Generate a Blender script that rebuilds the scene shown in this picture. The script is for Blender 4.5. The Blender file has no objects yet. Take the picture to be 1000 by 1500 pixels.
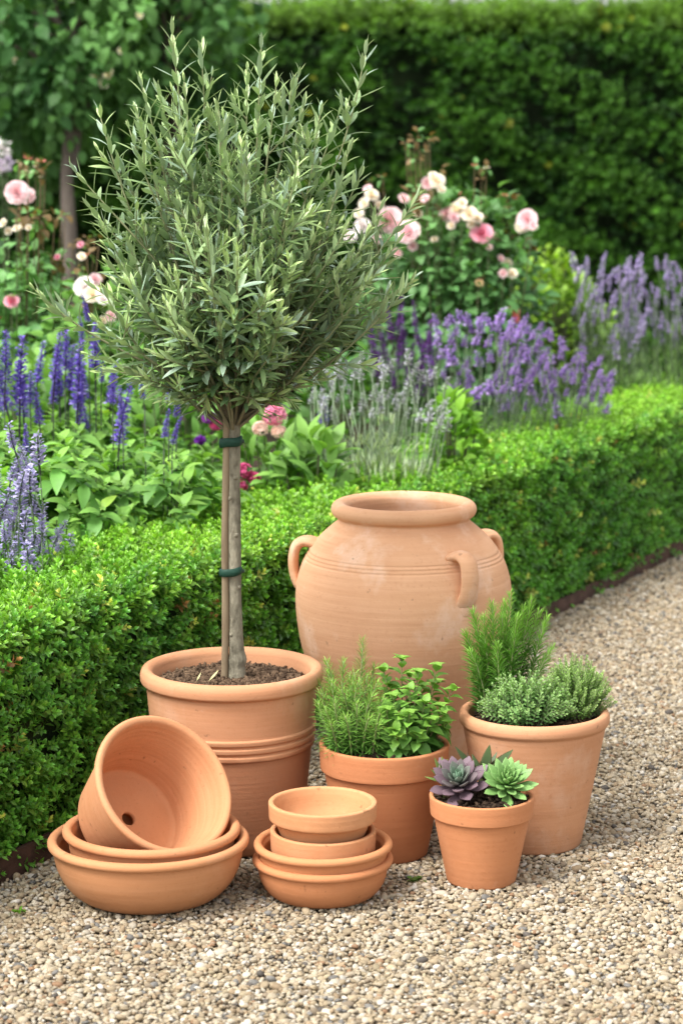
import bpy, math
import numpy as np
from mathutils import Vector, Matrix

PI = math.pi
rng = np.random.default_rng(11)
scn = bpy.context.scene
COL = scn.collection

# ------------------------------------------------------------------ camera maths (1000x1500 photo pixels)
F, HC = 3450.0, 1.15
TH = math.atan(565 / F)
CT, ST = math.cos(TH), math.sin(TH)
FW = np.array([0, CT, -ST]); UP = np.array([0, ST, CT]); RT = np.array([1.0, 0, 0])
CAM = np.array([0, 0, HC])
def ray(px, py): return FW + RT * ((px - 500) / F) + UP * ((750 - py) / F)
def G(px, py, z=0.0):
    d = ray(px, py); return CAM + d * ((z - HC) / d[2])
def D(px, py, Y):
    d = ray(px, py); return CAM + d * (Y / d[1])
def zat(y, py):
    d = ray(500, py); return HC + y * d[2] / d[1]
def ppm(p): return F / float(np.dot(np.asarray(p) - CAM, FW))
def ground_at(px, Y):
    return np.array([D(px, 750, Y)[0], Y, 0.0])

def lin(r, g, b):
    f = lambda c: c / 12.92 if c <= 0.04045 else ((c + 0.055) / 1.055) ** 2.4
    return np.array([f(r / 255), f(g / 255), f(b / 255)])

# ------------------------------------------------------------------ mesh accumulation
class Acc:
    def __init__(s): s.V = []; s.C = []; s.F = {}; s.n = 0
    def raw(s, V, Fc, C):
        V = np.asarray(V, float).reshape(-1, 3)
        if len(V) == 0: return
        Fc = np.asarray(Fc, int)
        C = np.asarray(C, float)
        if C.ndim == 1: C = np.repeat(C[None], len(V), 0)
        s.V.append(V); s.C.append(C)
        s.F.setdefault(Fc.shape[1], []).append(Fc + s.n); s.n += len(V)
    def inst(s, T, pos, y, n, sc, col):
        """copies of template T=(V,F,tint) with local +Y along y and local +Z near n"""
        V, Fc, tc = T
        pos = np.atleast_2d(pos); K = len(pos)
        if K == 0: return
        y = np.broadcast_to(np.atleast_2d(y), (K, 3)).astype(float); n = np.broadcast_to(np.atleast_2d(n), (K, 3)).astype(float)
        y = y / (np.linalg.norm(y, axis=1, keepdims=True) + 1e-9)
        x = np.cross(y, n); l = np.linalg.norm(x, axis=1, keepdims=True)
        bad = l[:, 0] < 1e-4
        if bad.any():
            x[bad] = np.cross(y[bad], np.array([.3, .5, .8])); l = np.linalg.norm(x, axis=1, keepdims=True)
        x = x / l; z = np.cross(x, y)
        sc = np.asarray(sc, float)
        if sc.ndim == 0: sc = np.full((K, 3), float(sc))
        elif sc.ndim == 1: sc = np.repeat(sc[:, None], 3, 1)
        R = np.stack([x, y, z], 1)
        W = np.einsum('vi,ki,kij->kvj', V, sc, R) + pos[:, None, :]
        col = np.broadcast_to(np.atleast_2d(col), (K, 3))
        C = col[:, None, :] * (tc[None] if tc.ndim == 2 else tc[None, :, None])
        FF = (Fc[None] + (np.arange(K) * len(V))[:, None, None]).reshape(-1, Fc.shape[1])
        s.raw(W.reshape(-1, 3), FF, C.reshape(-1, 3))
    def tube(s, P, r, col, k=6, cap=True):
        P = np.asarray(P, float); m = len(P)
        r = np.broadcast_to(np.asarray(r, float), (m,))
        t = np.gradient(P, axis=0); t /= np.linalg.norm(t, axis=1, keepdims=True) + 1e-12
        ref = np.array([0.31, 0.95, 0.05]) if abs(t[0][2]) > .6 else np.array([0.05, 0.1, 1.0])
        u = np.cross(t, ref); u /= np.linalg.norm(u, axis=1, keepdims=True) + 1e-12
        v = np.cross(t, u)
        a = np.arange(k) * 2 * PI / k
        V = P[:, None] + r[:, None, None] * (np.cos(a)[None, :, None] * u[:, None] + np.sin(a)[None, :, None] * v[:, None])
        i = np.arange(m - 1)[:, None] * k; j = np.arange(k)[None]; j2 = (j + 1) % k
        Q = np.stack([i + j, i + j2, i + k + j2, i + k + j], -1).reshape(-1, 4)
        V = V.reshape(-1, 3)
        col = np.asarray(col, float)
        if col.ndim == 2: col = np.repeat(col, k, 0)
        s.raw(V, Q, col)
        if cap:
            base = s.n - len(V)
            s.F.setdefault(k, []).append(np.array([[base + (m - 1) * k + q for q in range(k)]]))
    def build(s, name, mat, parent=None, origin=None, smooth=True):
        V = np.concatenate(s.V).astype(np.float32); C = np.concatenate(s.C).astype(np.float32)
        if origin is not None: V = V - np.asarray(origin, np.float32)
        me = bpy.data.meshes.new(name)
        loops, sizes = [], []
        for k, L in s.F.items():
            A = np.concatenate(L); loops.append(A.reshape(-1)); sizes.append(np.full(len(A), k))
        loops = np.concatenate(loops).astype(np.int32); sizes = np.concatenate(sizes)
        st = np.concatenate([[0], np.cumsum(sizes)[:-1]]).astype(np.int32)
        me.vertices.add(len(V)); me.vertices.foreach_set('co', V.ravel())
        me.loops.add(len(loops)); me.loops.foreach_set('vertex_index', loops)
        me.polygons.add(len(sizes)); me.polygons.foreach_set('loop_start', st)
        me.polygons.foreach_set('use_smooth', np.full(len(sizes), smooth))
        a = me.attributes.new('col', 'FLOAT_COLOR', 'POINT')
        a.data.foreach_set('color', np.concatenate([C, np.ones((len(C), 1), np.float32)], 1).ravel())
        me.update(calc_edges=True)
        me.materials.append(mat)
        o = bpy.data.objects.new(name, me); COL.objects.link(o)
        if origin is not None and parent is None: o.location = [float(q) for q in origin]
        if parent is not None: o.parent = parent
        return o

def tag(o, label=None, cat=None, group=None, kind=None):
    if label: o['label'] = label
    if cat: o['category'] = cat
    if group: o['group'] = group
    if kind: o['kind'] = kind
    return o
def thing(name, label, cat, loc, group=None):
    o = bpy.data.objects.new(name, None); COL.objects.link(o)
    o.empty_display_size = .05
    o.location = [float(q) for q in loc]
    return tag(o, label, cat, group)

# ------------------------------------------------------------------ materials
def newmat(name):
    m = bpy.data.materials.new(name); m.use_nodes = True
    nt = m.node_tree; nt.nodes.clear()
    return m, nt, nt.nodes, nt.links
def leaf_mat(name, rough=.5, trans=.28, back=None, spec=.35, noise=.35, nscale=60.0, tcol=(1.25, 1.35, .6)):
    m, nt, N, L = newmat(name)
    out = N.new('ShaderNodeOutputMaterial'); bs = N.new('ShaderNodeBsdfPrincipled')
    at = N.new('ShaderNodeAttribute'); at.attribute_name = 'col'
    tc = N.new('ShaderNodeTexCoord'); nz = N.new('ShaderNodeTexNoise'); nz.inputs['Scale'].default_value = nscale; nz.inputs['Detail'].default_value = 3
    L.new(tc.outputs['Object'], nz.inputs['Vector'])
    mr = N.new('ShaderNodeMapRange'); mr.inputs['To Min'].default_value = 1 - noise; mr.inputs['To Max'].default_value = 1 + noise
    L.new(nz.outputs['Fac'], mr.inputs['Value'])
    mu = N.new('ShaderNodeVectorMath'); mu.operation = 'SCALE'
    L.new(at.outputs['Color'], mu.inputs[0]); L.new(mr.outputs['Result'], mu.inputs['Scale'])
    col = mu.outputs['Vector']
    if back is not None:
        ge = N.new('ShaderNodeNewGeometry'); mx = N.new('ShaderNodeMix'); mx.data_type = 'RGBA'
        b2 = N.new('ShaderNodeMix'); b2.data_type = 'RGBA'; b2.inputs['Factor'].default_value = .6
        L.new(col, b2.inputs['A']); b2.inputs['B'].default_value = (*back, 1)
        L.new(ge.outputs['Backfacing'], mx.inputs['Factor']); L.new(col, mx.inputs['A']); L.new(b2.outputs['Result'], mx.inputs['B'])
        col = mx.outputs['Result']
    L.new(col, bs.inputs['Base Color']); bs.inputs['Roughness'].default_value = rough
    bs.inputs['Specular IOR Level'].default_value = spec
    if trans > 0:
        tr = N.new('ShaderNodeBsdfTranslucent'); tm = N.new('ShaderNodeVectorMath'); tm.operation = 'MULTIPLY'
        tm.inputs[1].default_value = tcol
        L.new(col, tm.inputs[0]); L.new(tm.outputs['Vector'], tr.inputs['Color'])
        mi = N.new('ShaderNodeMixShader'); mi.inputs['Fac'].default_value = trans
        L.new(bs.outputs[0], mi.inputs[1]); L.new(tr.outputs[0], mi.inputs[2]); L.new(mi.outputs[0], out.inputs[0])
    else:
        L.new(bs.outputs[0], out.inputs[0])
    return m

def terracotta(name, base, pale=.25, bloom=.25, streak=.35, seed=0.0, dirt=.5, grain=1.0, zdark=None):
    m, nt, N, L = newmat(name)
    out = N.new('ShaderNodeOutputMaterial'); bs = N.new('ShaderNodeBsdfPrincipled'); L.new(bs.outputs[0], out.inputs[0])
    tc = N.new('ShaderNodeTexCoord')
    off = N.new('ShaderNodeVectorMath'); off.operation = 'ADD'; off.inputs[1].default_value = (seed * 3.1, seed * 1.7, seed * .9)
    L.new(tc.outputs['Object'], off.inputs[0])
    def noise(scale, detail=4, vec=(1, 1, 1), rough=.55):
        mp = N.new('ShaderNodeVectorMath'); mp.operation = 'MULTIPLY'; mp.inputs[1].default_value = vec
        L.new(off.outputs[0], mp.inputs[0])
        n = N.new('ShaderNodeTexNoise'); n.inputs['Scale'].default_value = scale; n.inputs['Detail'].default_value = detail; n.inputs['Roughness'].default_value = rough
        L.new(mp.outputs[0], n.inputs['Vector']); return n.outputs['Fac']
    def rng_(v, a, b, c=0.0, d=1.0):
        r = N.new('ShaderNodeMapRange'); r.inputs['From Min'].default_value = a; r.inputs['From Max'].default_value = b
        r.inputs['To Min'].default_value = c; r.inputs['To Max'].default_value = d; L.new(v, r.inputs['Value']); return r.outputs['Result']
    def mixc(fac, A, B, mode='MIX'):
        x = N.new('ShaderNodeMix'); x.data_type = 'RGBA'; x.blend_type = mode
        L.new(fac, x.inputs['Factor'])
        for s, v in (('A', A), ('B', B)):
            if hasattr(v, 'is_linked'): L.new(v, x.inputs[s])
            else: x.inputs[s].default_value = (*v, 1)
        return x.outputs['Result']
    base = np.array(base) * np.array([.94, .88, .82])
    light = np.minimum(base * np.array([1.18, 1.28, 1.42]), .9); dark = base * np.array([.80, .70, .62])
    c = mixc(rng_(noise(7, 4, (1, 1, .8)), .35, .7), tuple(dark * .35 + base * .65), tuple(base))
    c = mixc(rng_(noise(5, 3, (.8, .8, 22)), .38, .72, 0, streak), c, tuple(light))          # throwing bands
    c = mixc(rng_(noise(9, 3, (1.2, 1.2, 30)), .55, .8, 0, streak), c, tuple(dark))
    c = mixc(rng_(noise(11, 6, (1, 1, .7), .65), .53, .66, 0, bloom), c, tuple(np.minimum(base * np.array([1.15, 1.45, 1.9]), .8)))   # lime bloom
    c = mixc(rng_(noise(170, 2), .60, .74, 0, .35 * grain), c, tuple(dark))                       # fine grain
    c = mixc(rng_(noise(70, 2), .70, .76, 0, .6 * grain), c, tuple(base * .45))                       # specks
    c = mixc(rng_(noise(4.2, 5, (1, 1, .55), .6), .60, .74, 0, .30), c, tuple(base * np.array([.74, .62, .54])))          # damp patches
    c = mixc(rng_(noise(23, 5, (1, 1, 1), .7), .66, .76, 0, .30 * grain), c, tuple(np.minimum(base * np.array([1.1, 1.5, 2.2]), .75)))   # salt flecks
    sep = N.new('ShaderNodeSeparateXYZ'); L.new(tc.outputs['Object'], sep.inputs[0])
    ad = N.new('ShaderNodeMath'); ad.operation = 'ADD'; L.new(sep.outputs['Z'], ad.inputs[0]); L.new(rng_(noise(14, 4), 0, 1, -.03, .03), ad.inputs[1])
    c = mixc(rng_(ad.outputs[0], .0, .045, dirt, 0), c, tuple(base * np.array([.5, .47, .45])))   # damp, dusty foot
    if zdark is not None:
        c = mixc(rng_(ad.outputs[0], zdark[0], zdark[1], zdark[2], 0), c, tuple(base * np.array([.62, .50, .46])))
    L.new(c, bs.inputs['Base Color'])
    bs.inputs['Roughness'].default_value = .82; bs.inputs['Specular IOR Level'].default_value = .25
    bp = N.new('ShaderNodeBump'); bp.inputs['Strength'].default_value = .17; bp.inputs['Distance'].default_value = .0025
    s1 = N.new('ShaderNodeMath'); s1.operation = 'MULTIPLY_ADD'; L.new(noise(6, 2, (.5, .5, 26)), s1.inputs[0]); s1.inputs[1].default_value = 1.2; L.new(noise(120, 3), s1.inputs[2])
    s2 = N.new('ShaderNodeMath'); s2.operation = 'MULTIPLY_ADD'; L.new(noise(420, 2), s2.inputs[0]); s2.inputs[1].default_value = .35; L.new(s1.outputs[0], s2.inputs[2])
    L.new(s2.outputs[0], bp.inputs['Height']); L.new(bp.outputs[0], bs.inputs['Normal'])
    return m

def plain(name, c1, c2, scale=40.0, rough=.9, bump=.4, bdist=.004, stretch=(1, 1, 1), spec=.2):
    m, nt, N, L = newmat(name)
    out = N.new('ShaderNodeOutputMaterial'); bs = N.new('ShaderNodeBsdfPrincipled'); L.new(bs.outputs[0], out.inputs[0])
    tc = N.new('ShaderNodeTexCoord'); mp = N.new('ShaderNodeVectorMath'); mp.operation = 'MULTIPLY'; mp.inputs[1].default_value = stretch
    L.new(tc.outputs['Object'], mp.inputs[0])
    n = N.new('ShaderNodeTexNoise'); n.inputs['Scale'].default_value = scale; n.inputs['Detail'].default_value = 6; n.inputs['Roughness'].default_value = .65
    L.new(mp.outputs[0], n.inputs['Vector'])
    r = N.new('ShaderNodeValToRGB'); r.color_ramp.elements[0].position = .32; r.color_ramp.elements[1].position = .70
    r.color_ramp.elements[0].color = (*c1, 1); r.color_ramp.elements[1].color = (*c2, 1)
    L.new(n.outputs['Fac'], r.inputs[0]); L.new(r.outputs[0], bs.inputs['Base Color'])
    bs.inputs['Roughness'].default_value = rough; bs.inputs['Specular IOR Level'].default_value = spec
    b = N.new('ShaderNodeBump'); b.inputs['Strength'].default_value = bump; b.inputs['Distance'].default_value = bdist
    L.new(n.outputs['Fac'], b.inputs['Height']); L.new(b.outputs[0], bs.inputs['Normal'])
    return m

M_box = leaf_mat('box_leaf', .38, .22, spec=.5, nscale=25, noise=.25)
M_far = leaf_mat('hedge_leaf', .55, .32, nscale=3.5, noise=.45, spec=.2)
M_leaf = leaf_mat('bed_leaf', .5, .30, nscale=30)
M_olive = leaf_mat('olive_leaf', .38, .20, back=(.26, .34, .25), spec=.55, nscale=45, noise=.25)
M_herb = leaf_mat('herb_leaf', .5, .25, nscale=90, noise=.3)
M_petal = leaf_mat('petal', .6, .30, nscale=40, noise=.12, tcol=(1.1, 1.0, 1.0), spec=.15)
M_succ = leaf_mat('succulent_leaf', .48, 0, nscale=130, noise=.18, spec=.3)
M_stem = leaf_mat('stem', .7, 0, nscale=80, noise=.3, spec=.2)
M_peb = leaf_mat('pebble', .8, 0, nscale=420, noise=.22, spec=.25)
M_chip = leaf_mat('bark_chip', .9, 0, nscale=150, noise=.4, spec=.1)
M_soil = plain('soil', (.022, .014, .009), (.075, .048, .03), 55, bump=.9, bdist=.012)
M_bark = plain('bark', (.075, .066, .046), (.33, .30, .22), 55, bump=1.0, bdist=.006, stretch=(1, 1, .45))
M_cane = plain('cane', (.14, .10, .062), (.30, .235, .15), 30, bump=.3, bdist=.002, stretch=(1, 1, .2))
M_tree = plain('tree_bark', (.085, .068, .055), (.20, .165, .135), 9, bump=.8, bdist=.02, stretch=(1, 1, .3))
M_tie = plain('tie', (.008, .035, .022), (.018, .06, .04), 90, rough=.55, bump=.5, bdist=.001, stretch=(1, 1, 4))
M_rust = plain('rusted_steel', (.045, .026, .02), (.13, .075, .055), 22, rough=.85, bump=.4, bdist=.003, stretch=(1, 1, 2))
M_bed = plain('bed_soil', (.02, .014, .009), (.06, .04, .026), 14, bump=1, bdist=.03)
M_core = plain('hedge_core', (.012, .024, .007), (.035, .062, .018), 30, bump=1, bdist=.02)
M_far_core = plain('far_hedge_core', (.006, .013, .004), (.018, .034, .009), 8, bump=1, bdist=.05)
M_grit = plain('grit', (.16, .125, .085), (.40, .33, .245), 190, bump=.9, bdist=.008)
M_lawn = plain('lawn', (.03, .06, .014), (.06, .11, .03), 6, bump=.6, bdist=.02)

# ------------------------------------------------------------------ templates
def leaf_t(w=.4, rows=4, peak=.45, fold=.12, curl=.15, tip=1.15, base=.85, mid=1.0, cup=0.0):
    """unit-length leaf along +Y, face up +Z"""
    t = np.linspace(0, 1, rows + 1); V = []; T = []
    for q in t:
        a = (q / peak) if q < peak else (1 - (q - peak) / (1 - peak))
        hw = .5 * w * max(math.sin(min(max(a, 0), 1) * PI / 2) ** .9, .05 if q in (0, 1) else 0)
        zc = -curl * q * q
        y = q - .35 * curl * q * q
        V += [(-hw, y, zc + fold * hw * 2 - cup * hw), (0, y, zc), (hw, y, zc + fold * hw * 2 - cup * hw)]
        g = base + (tip - base) * q
        T += [g, g * mid, g]
    Q = []
    for i in range(rows):
        b = i * 3
        Q += [(b, b + 1, b + 4, b + 3), (b + 1, b + 2, b + 5, b + 4)]
    return np.array(V, float), np.array(Q), np.array(T, float)

def thick_leaf_t(w=.42, th=.14, rows=7, peak=.62, curl=-.25, colfn=None, point=.05):
    V = []; C = []
    k = 8
    for i in range(rows + 1):
        q = i / rows
        a = (q / peak) if q < peak else (1 - (q - peak) / (1 - peak))
        s = max(math.sin(min(max(a, 0), 1) * PI / 2), .0)
        hw = .5 * w * max(s ** .85, .30 if q < .1 else point)
        if q < peak: hw = .5 * w * (.38 + .62 * (q / peak) ** 1.2)
        hh = .5 * th * max(s ** .6, .06)
        zc = -curl * q * q
        for j in range(k):
            an = 2 * PI * j / k
            V.append((hw * math.cos(an), q, zc + hh * math.sin(an) * (1.0 if math.sin(an) < 0 else .45) + .22 * abs(math.cos(an)) ** 2 * hw))
            C.append(colfn(q, abs(math.cos(an))) if colfn else (1, 1, 1))
    Q = []
    for i in range(rows):
        for j in range(k):
            j2 = (j + 1) % k
            Q.append((i * k + j, i * k + j2, (i + 1) * k + j2, (i + 1) * k + j))
    return np.array(V, float), np.array(Q), np.array(C, float)

def sprig_t(nodes=5, L=1.0, leaf=.42, w=.5, opp=True, spread=55, lt=None, tipgain=1.5, seed=3, stemc=.7):
    """sprig with opposite leaves, stem along +Y"""
    r = np.random.default_rng(seed)
    A = Acc(); lt = lt or leaf_t(w, 2, .5, .18, .12)
    A.tube([(0, 0, 0), (0, L * .5, .01), (0, L * .97, 0)], [.02, .015, .01], np.array([stemc, stemc, stemc * .7]), 3, False)
    for i in range(nodes):
        q = (i + .7) / nodes; roll = i * PI / 2 + r.uniform(-.3, .3)
        sp = math.radians(spread * (1.15 - .55 * q) + r.uniform(-8, 8))
        for s in range(2):
            a = roll + s * PI
            rad = np.array([math.cos(a), 0, math.sin(a)])
            d = rad * math.sin(sp) + np.array([0, math.cos(sp), 0])
            nn = -rad * math.cos(sp) + np.array([0, math.sin(sp), 0])
            g = .72 + (tipgain - .72) * q ** 1.5
            A.inst(lt, [(0, q * L * .97, 0)], d, nn, leaf * (1 - .35 * q ** 3) * r.uniform(.85, 1.12), (g * r.uniform(.9, 1.1),) * 3)
    for s in range(2):
        A.inst(lt, [(0, L * .96, 0)], (.35 * (1 - 2 * s), 1, .1), (-.9 * (1 - 2 * s), .3, .1), leaf * .55, (tipgain * 1.05,) * 3)
    V = np.concatenate(A.V); C = np.concatenate(A.C); Q = np.concatenate(A.F[4])
    return V, Q, C

def ico(sub):
    import bmesh
    bm = bmesh.new(); bmesh.ops.create_icosphere(bm, subdivisions=sub, radius=1)
    V = np.array([v.co[:] for v in bm.verts]); Fc = np.array([[v.index for v in f.verts] for f in bm.faces]); bm.free()
    return V, Fc

def unit(v):
    v = np.asarray(v, float); return v / (np.linalg.norm(v, axis=-1, keepdims=True) + 1e-12)
def rdir(n, r=rng): return unit(r.normal(size=(n, 3)))
def jit(col, n, v=.2, h=.08, r=rng):
    return np.asarray(col)[None] * np.exp(r.normal(0, v, (n, 1))) * np.exp(r.normal(0, h, (n, 3)))

def smooth_noise(p, s, seed=0, octv=3):
    """cheap smooth pseudo-noise of points, about -1..1"""
    r = np.random.default_rng(seed); out = 0; amp = 1.0; tot = 0
    for o in range(octv):
        acc = 0
        for i in range(5):
            k = r.normal(size=3); k /= np.linalg.norm(k)
            acc = acc + np.sin((p @ k) * s * (2 ** o) * r.uniform(.7, 1.4) + r.uniform(0, 6.28))
        out = out + amp * acc / 2.6; tot += amp; amp *= .55
    return out / tot

# ------------------------------------------------------------------ world, sun, camera
w = bpy.data.worlds.new('World'); scn.world = w; w.use_nodes = True
nt = w.node_tree; nt.nodes.clear()
SUN_EL, SUN_AZ = math.radians(56), math.radians(-128)     # azimuth clockwise from +Y: behind the camera, to the left
wo = nt.nodes.new('ShaderNodeOutputWorld'); bg = nt.nodes.new('ShaderNodeBackground'); sk = nt.nodes.new('ShaderNodeTexSky')
sk.sky_type = 'NISHITA'; sk.sun_disc = False; sk.sun_elevation = SUN_EL; sk.sun_rotation = SUN_AZ
sk.air_density = 1.0; sk.dust_density = 4.0; sk.ozone_density = 1.0
hs = nt.nodes.new('ShaderNodeHueSaturation'); hs.inputs['Saturation'].default_value = .15; hs.inputs['Value'].default_value = 2.4
nt.links.new(sk.outputs[0], hs.inputs['Color']); nt.links.new(hs.outputs[0], bg.inputs[0]); nt.links.new(bg.outputs[0], wo.inputs[0])
bg.inputs[1].default_value = .15
sl = bpy.data.lights.new('sun', 'SUN'); sl.energy = 3.3; sl.angle = math.radians(22); sl.color = (1, .975, .93)
so = bpy.data.objects.new('sun', sl); COL.objects.link(so)
sd = Vector((math.sin(SUN_AZ) * math.cos(SUN_EL), math.cos(SUN_AZ) * math.cos(SUN_EL), math.sin(SUN_EL)))
so.rotation_euler = sd.to_track_quat('Z', 'Y').to_euler(); so.location = (-2, -2, 5)

cd = bpy.data.cameras.new('camera'); co = bpy.data.objects.new('camera', cd); COL.objects.link(co)
cd.sensor_fit = 'VERTICAL'; cd.sensor_height = 36; cd.lens = 36 * F / 1500; cd.clip_end = 1000; cd.clip_start = .05
co.location = (0, 0, HC); co.rotation_euler = (PI / 2 - TH, 0, 0)
cd.dof.use_dof = True; cd.dof.focus_distance = 3.72; cd.dof.aperture_fstop = 5.6
scn.camera = co
scn.view_settings.view_transform = 'Standard'; scn.view_settings.look = 'None'; scn.view_settings.exposure = 0
scn.cycles.max_bounces = 6; scn.cycles.diffuse_bounces = 4; scn.cycles.transmission_bounces = 4; scn.cycles.caustics_reflective = False; scn.cycles.caustics_refractive = False
scn.cycles.use_denoising = True

# ------------------------------------------------------------------ ground
def sheet(name, x0, x1, y0, y1, z, mat, n=2):
    A = Acc(); xs = np.linspace(x0, x1, n); ys = np.linspace(y0, y1, n)
    X, Y = np.meshgrid(xs, ys); V = np.stack([X.ravel(), Y.ravel(), np.full(X.size, z)], 1)
    i = np.arange(n - 1)[:, None] * n + np.arange(n - 1)[None]
    A.raw(V, np.stack([i, i + 1, i + n + 1, i + n], -1).reshape(-1, 4), np.ones(3))
    o = A.build(name, mat); tag(o, kind='structure'); return o
sheet('ground', -150, 150, -60, 300, -.035, M_lawn)

# hedge base line: from the frame's left edge to its right edge
HA = G(0, 1288)[:2]; HB = G(1000, 806)[:2]
HD = unit(HB - HA); HN = np.array([-HD[1], HD[0]])       # HN points into the bed
def hp(t, n, z=0.0): q = HA + HD * t + HN * n; return np.array([q[0], q[1], z])
HL = float(np.linalg.norm(HB - HA))

# gravel bed under the stones and the soil of the flower bed, as sheets either side of the hedge line
def strip(name, t0, t1, n0, n1, z, mat, tn=2, nn=2, label=None, zfn=None):
    A = Acc(); T, Nn = np.meshgrid(np.linspace(t0, t1, tn), np.linspace(n0, n1, nn))
    V = np.stack([HA[0] + HD[0] * T.ravel() + HN[0] * Nn.ravel(), HA[1] + HD[1] * T.ravel() + HN[1] * Nn.ravel(), np.full(T.size, z)], 1)
    if zfn is not None: V[:, 2] += zfn(V)
    i = np.arange(nn - 1)[:, None] * tn + np.arange(tn - 1)[None]
    A.raw(V, np.stack([i, i + 1, i + tn + 1, i + tn], -1).reshape(-1, 4), np.ones(3))
    o = A.build(name, mat); tag(o, kind='structure'); return o
strip('gravel_bed', -4, 9, -6, .0, -.008, M_grit, 130, 60, zfn=lambda V: .003 * smooth_noise(V, 9, 4))
strip('flower_bed', -3, 9, .012, 6.5, .01, M_bed, 90, 60, zfn=lambda V: .02 * smooth_noise(V, 7, 5))

# pebbles
def pebbles():
    r = np.random.default_rng(5)
    sp = .0062
    xs = np.arange(-1.25, 1.7, sp); ys = np.arange(2.62, 7.2, sp * .9)
    X, Y = np.meshgrid(xs, ys); X = X + (np.arange(len(ys)) % 2)[:, None] * sp * .5
    X = X.ravel() + r.normal(0, sp * .28, X.size); Y = Y.ravel() + r.normal(0, sp * .28, Y.size)
    nside = (X - HA[0]) * HN[0] + (Y - HA[1]) * HN[1]
    halfw = Y * 500 / F
    keep = (nside < -.012) & (X > -halfw - .12) & (X < halfw + .22)
    keep &= ~((X > halfw + .05) & (r.random(len(X)) < .4))
    far = np.clip((Y - 4.0) / 2.5, 0, 1); keep &= r.random(len(X)) > far * .45
    X, Y = X[keep], Y[keep]; far = far[keep]
    K = len(X)
    s = np.exp(r.normal(math.log(.0033), .30, K)); s = np.clip(s, .0017, .0074) * (1 + .3 * far)
    big = r.random(K) < .02; s[big] *= 1.4
    pal = np.array([lin(214, 200, 174), lin(198, 180, 150), lin(228, 218, 198), lin(186, 164, 134), lin(168, 152, 130), lin(236, 230, 218), lin(146, 144, 140), lin(182, 146, 114), lin(116, 110, 104), lin(206, 190, 158)])
    pr = np.array([.28, .22, .15, .10, .07, .045, .03, .022, .014, .07])
    ci = r.choice(len(pal), K, p=pr / pr.sum()); col = pal[ci] * np.exp(r.normal(0, .12, (K, 1))) * np.array([.52, .505, .485])
    big_dark = (ci == 6) | (ci == 8); s[big_dark] *= 1.1
    z = -.004 + r.uniform(-.003, .004, K) + .003 * smooth_noise(np.stack([X, Y, 0 * X], 1), 9, 4)
    pos = np.stack([X, Y, z], 1)
    y = rdir(K, r); y[:, 2] *= .3; n = rdir(K, r) * .45 + np.array([0, 0, 1])
    sc = np.stack([s * r.uniform(.75, 1.1, K), s * r.uniform(1.0, 1.5, K), s * r.uniform(.5, .85, K)], 1)
    A = Acc()
    Tn = []
    for k in range(6):
        V, Fc = ico(2 if k < 4 else 1); rr = np.random.default_rng(k + 40)
        V = V * (1 + .16 * smooth_noise(V, 1.7, k + 9, 2))[:, None]
        V = np.sign(V) * np.abs(V) ** .92
        Tn.append((V, Fc, np.ones(len(V))))
    # 42-vertex stones near, 12-vertex ones far away
    V1, F1 = ico(1)
    lowT = []
    for k in range(5):
        lowT.append((V1 * (1 + .14 * smooth_noise(V1, 1.6, k + 70, 2))[:, None], F1, np.ones(len(V1))))
    near = (Y < 3.9)
    which = r.integers(0, 5, K)
    for k in range(5):
        m = near & (which == k)
        # ico(2)-> 42 verts
        V2, F2 = ico(2); V2 = V2 * (1 + .24 * smooth_noise(V2, 1.9, k + 9, 2))[:, None]
        A.inst((V2, F2, np.ones(len(V2))), pos[m], y[m], n[m], sc[m], col[m])
        m = ~near & (which == k)
        A.inst(lowT[k], pos[m], y[m], n[m], sc[m], col[m])
    o = A.build('gravel', M_peb)
    tag(o, 'pale beige and tan pea gravel covering the path', 'gravel', kind='stuff')
    
pebbles()

# ------------------------------------------------------------------ metal edging
def edging():
    A = Acc(); n = 60; t = np.linspace(-.5, HL + 1.6, n); th = .008
    wob = .004 * np.sin(t * 5) + .002 * np.sin(t * 13)
    top = .034 + .004 * np.sin(t * 4 + 1)
    V = []
    for i in range(n):
        for nn, z in ((-th, -.03), (-th, top[i]), (0, top[i]), (0, -.03)):
            V.append(hp(t[i], nn + wob[i] - .002, z))
    Q = []
    for i in range(n - 1):
        for j in range(4):
            Q.append((i * 4 + j, i * 4 + (j + 1) % 4, i * 4 + 4 + (j + 1) % 4, i * 4 + 4 + j))
    A.raw(V, Q, np.ones(3))
    o = A.build('metal_edging', M_rust, smooth=False)
    tag(o, 'dark rusty metal edging strip between the box hedge and the gravel', 'edging')
edging()

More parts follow.
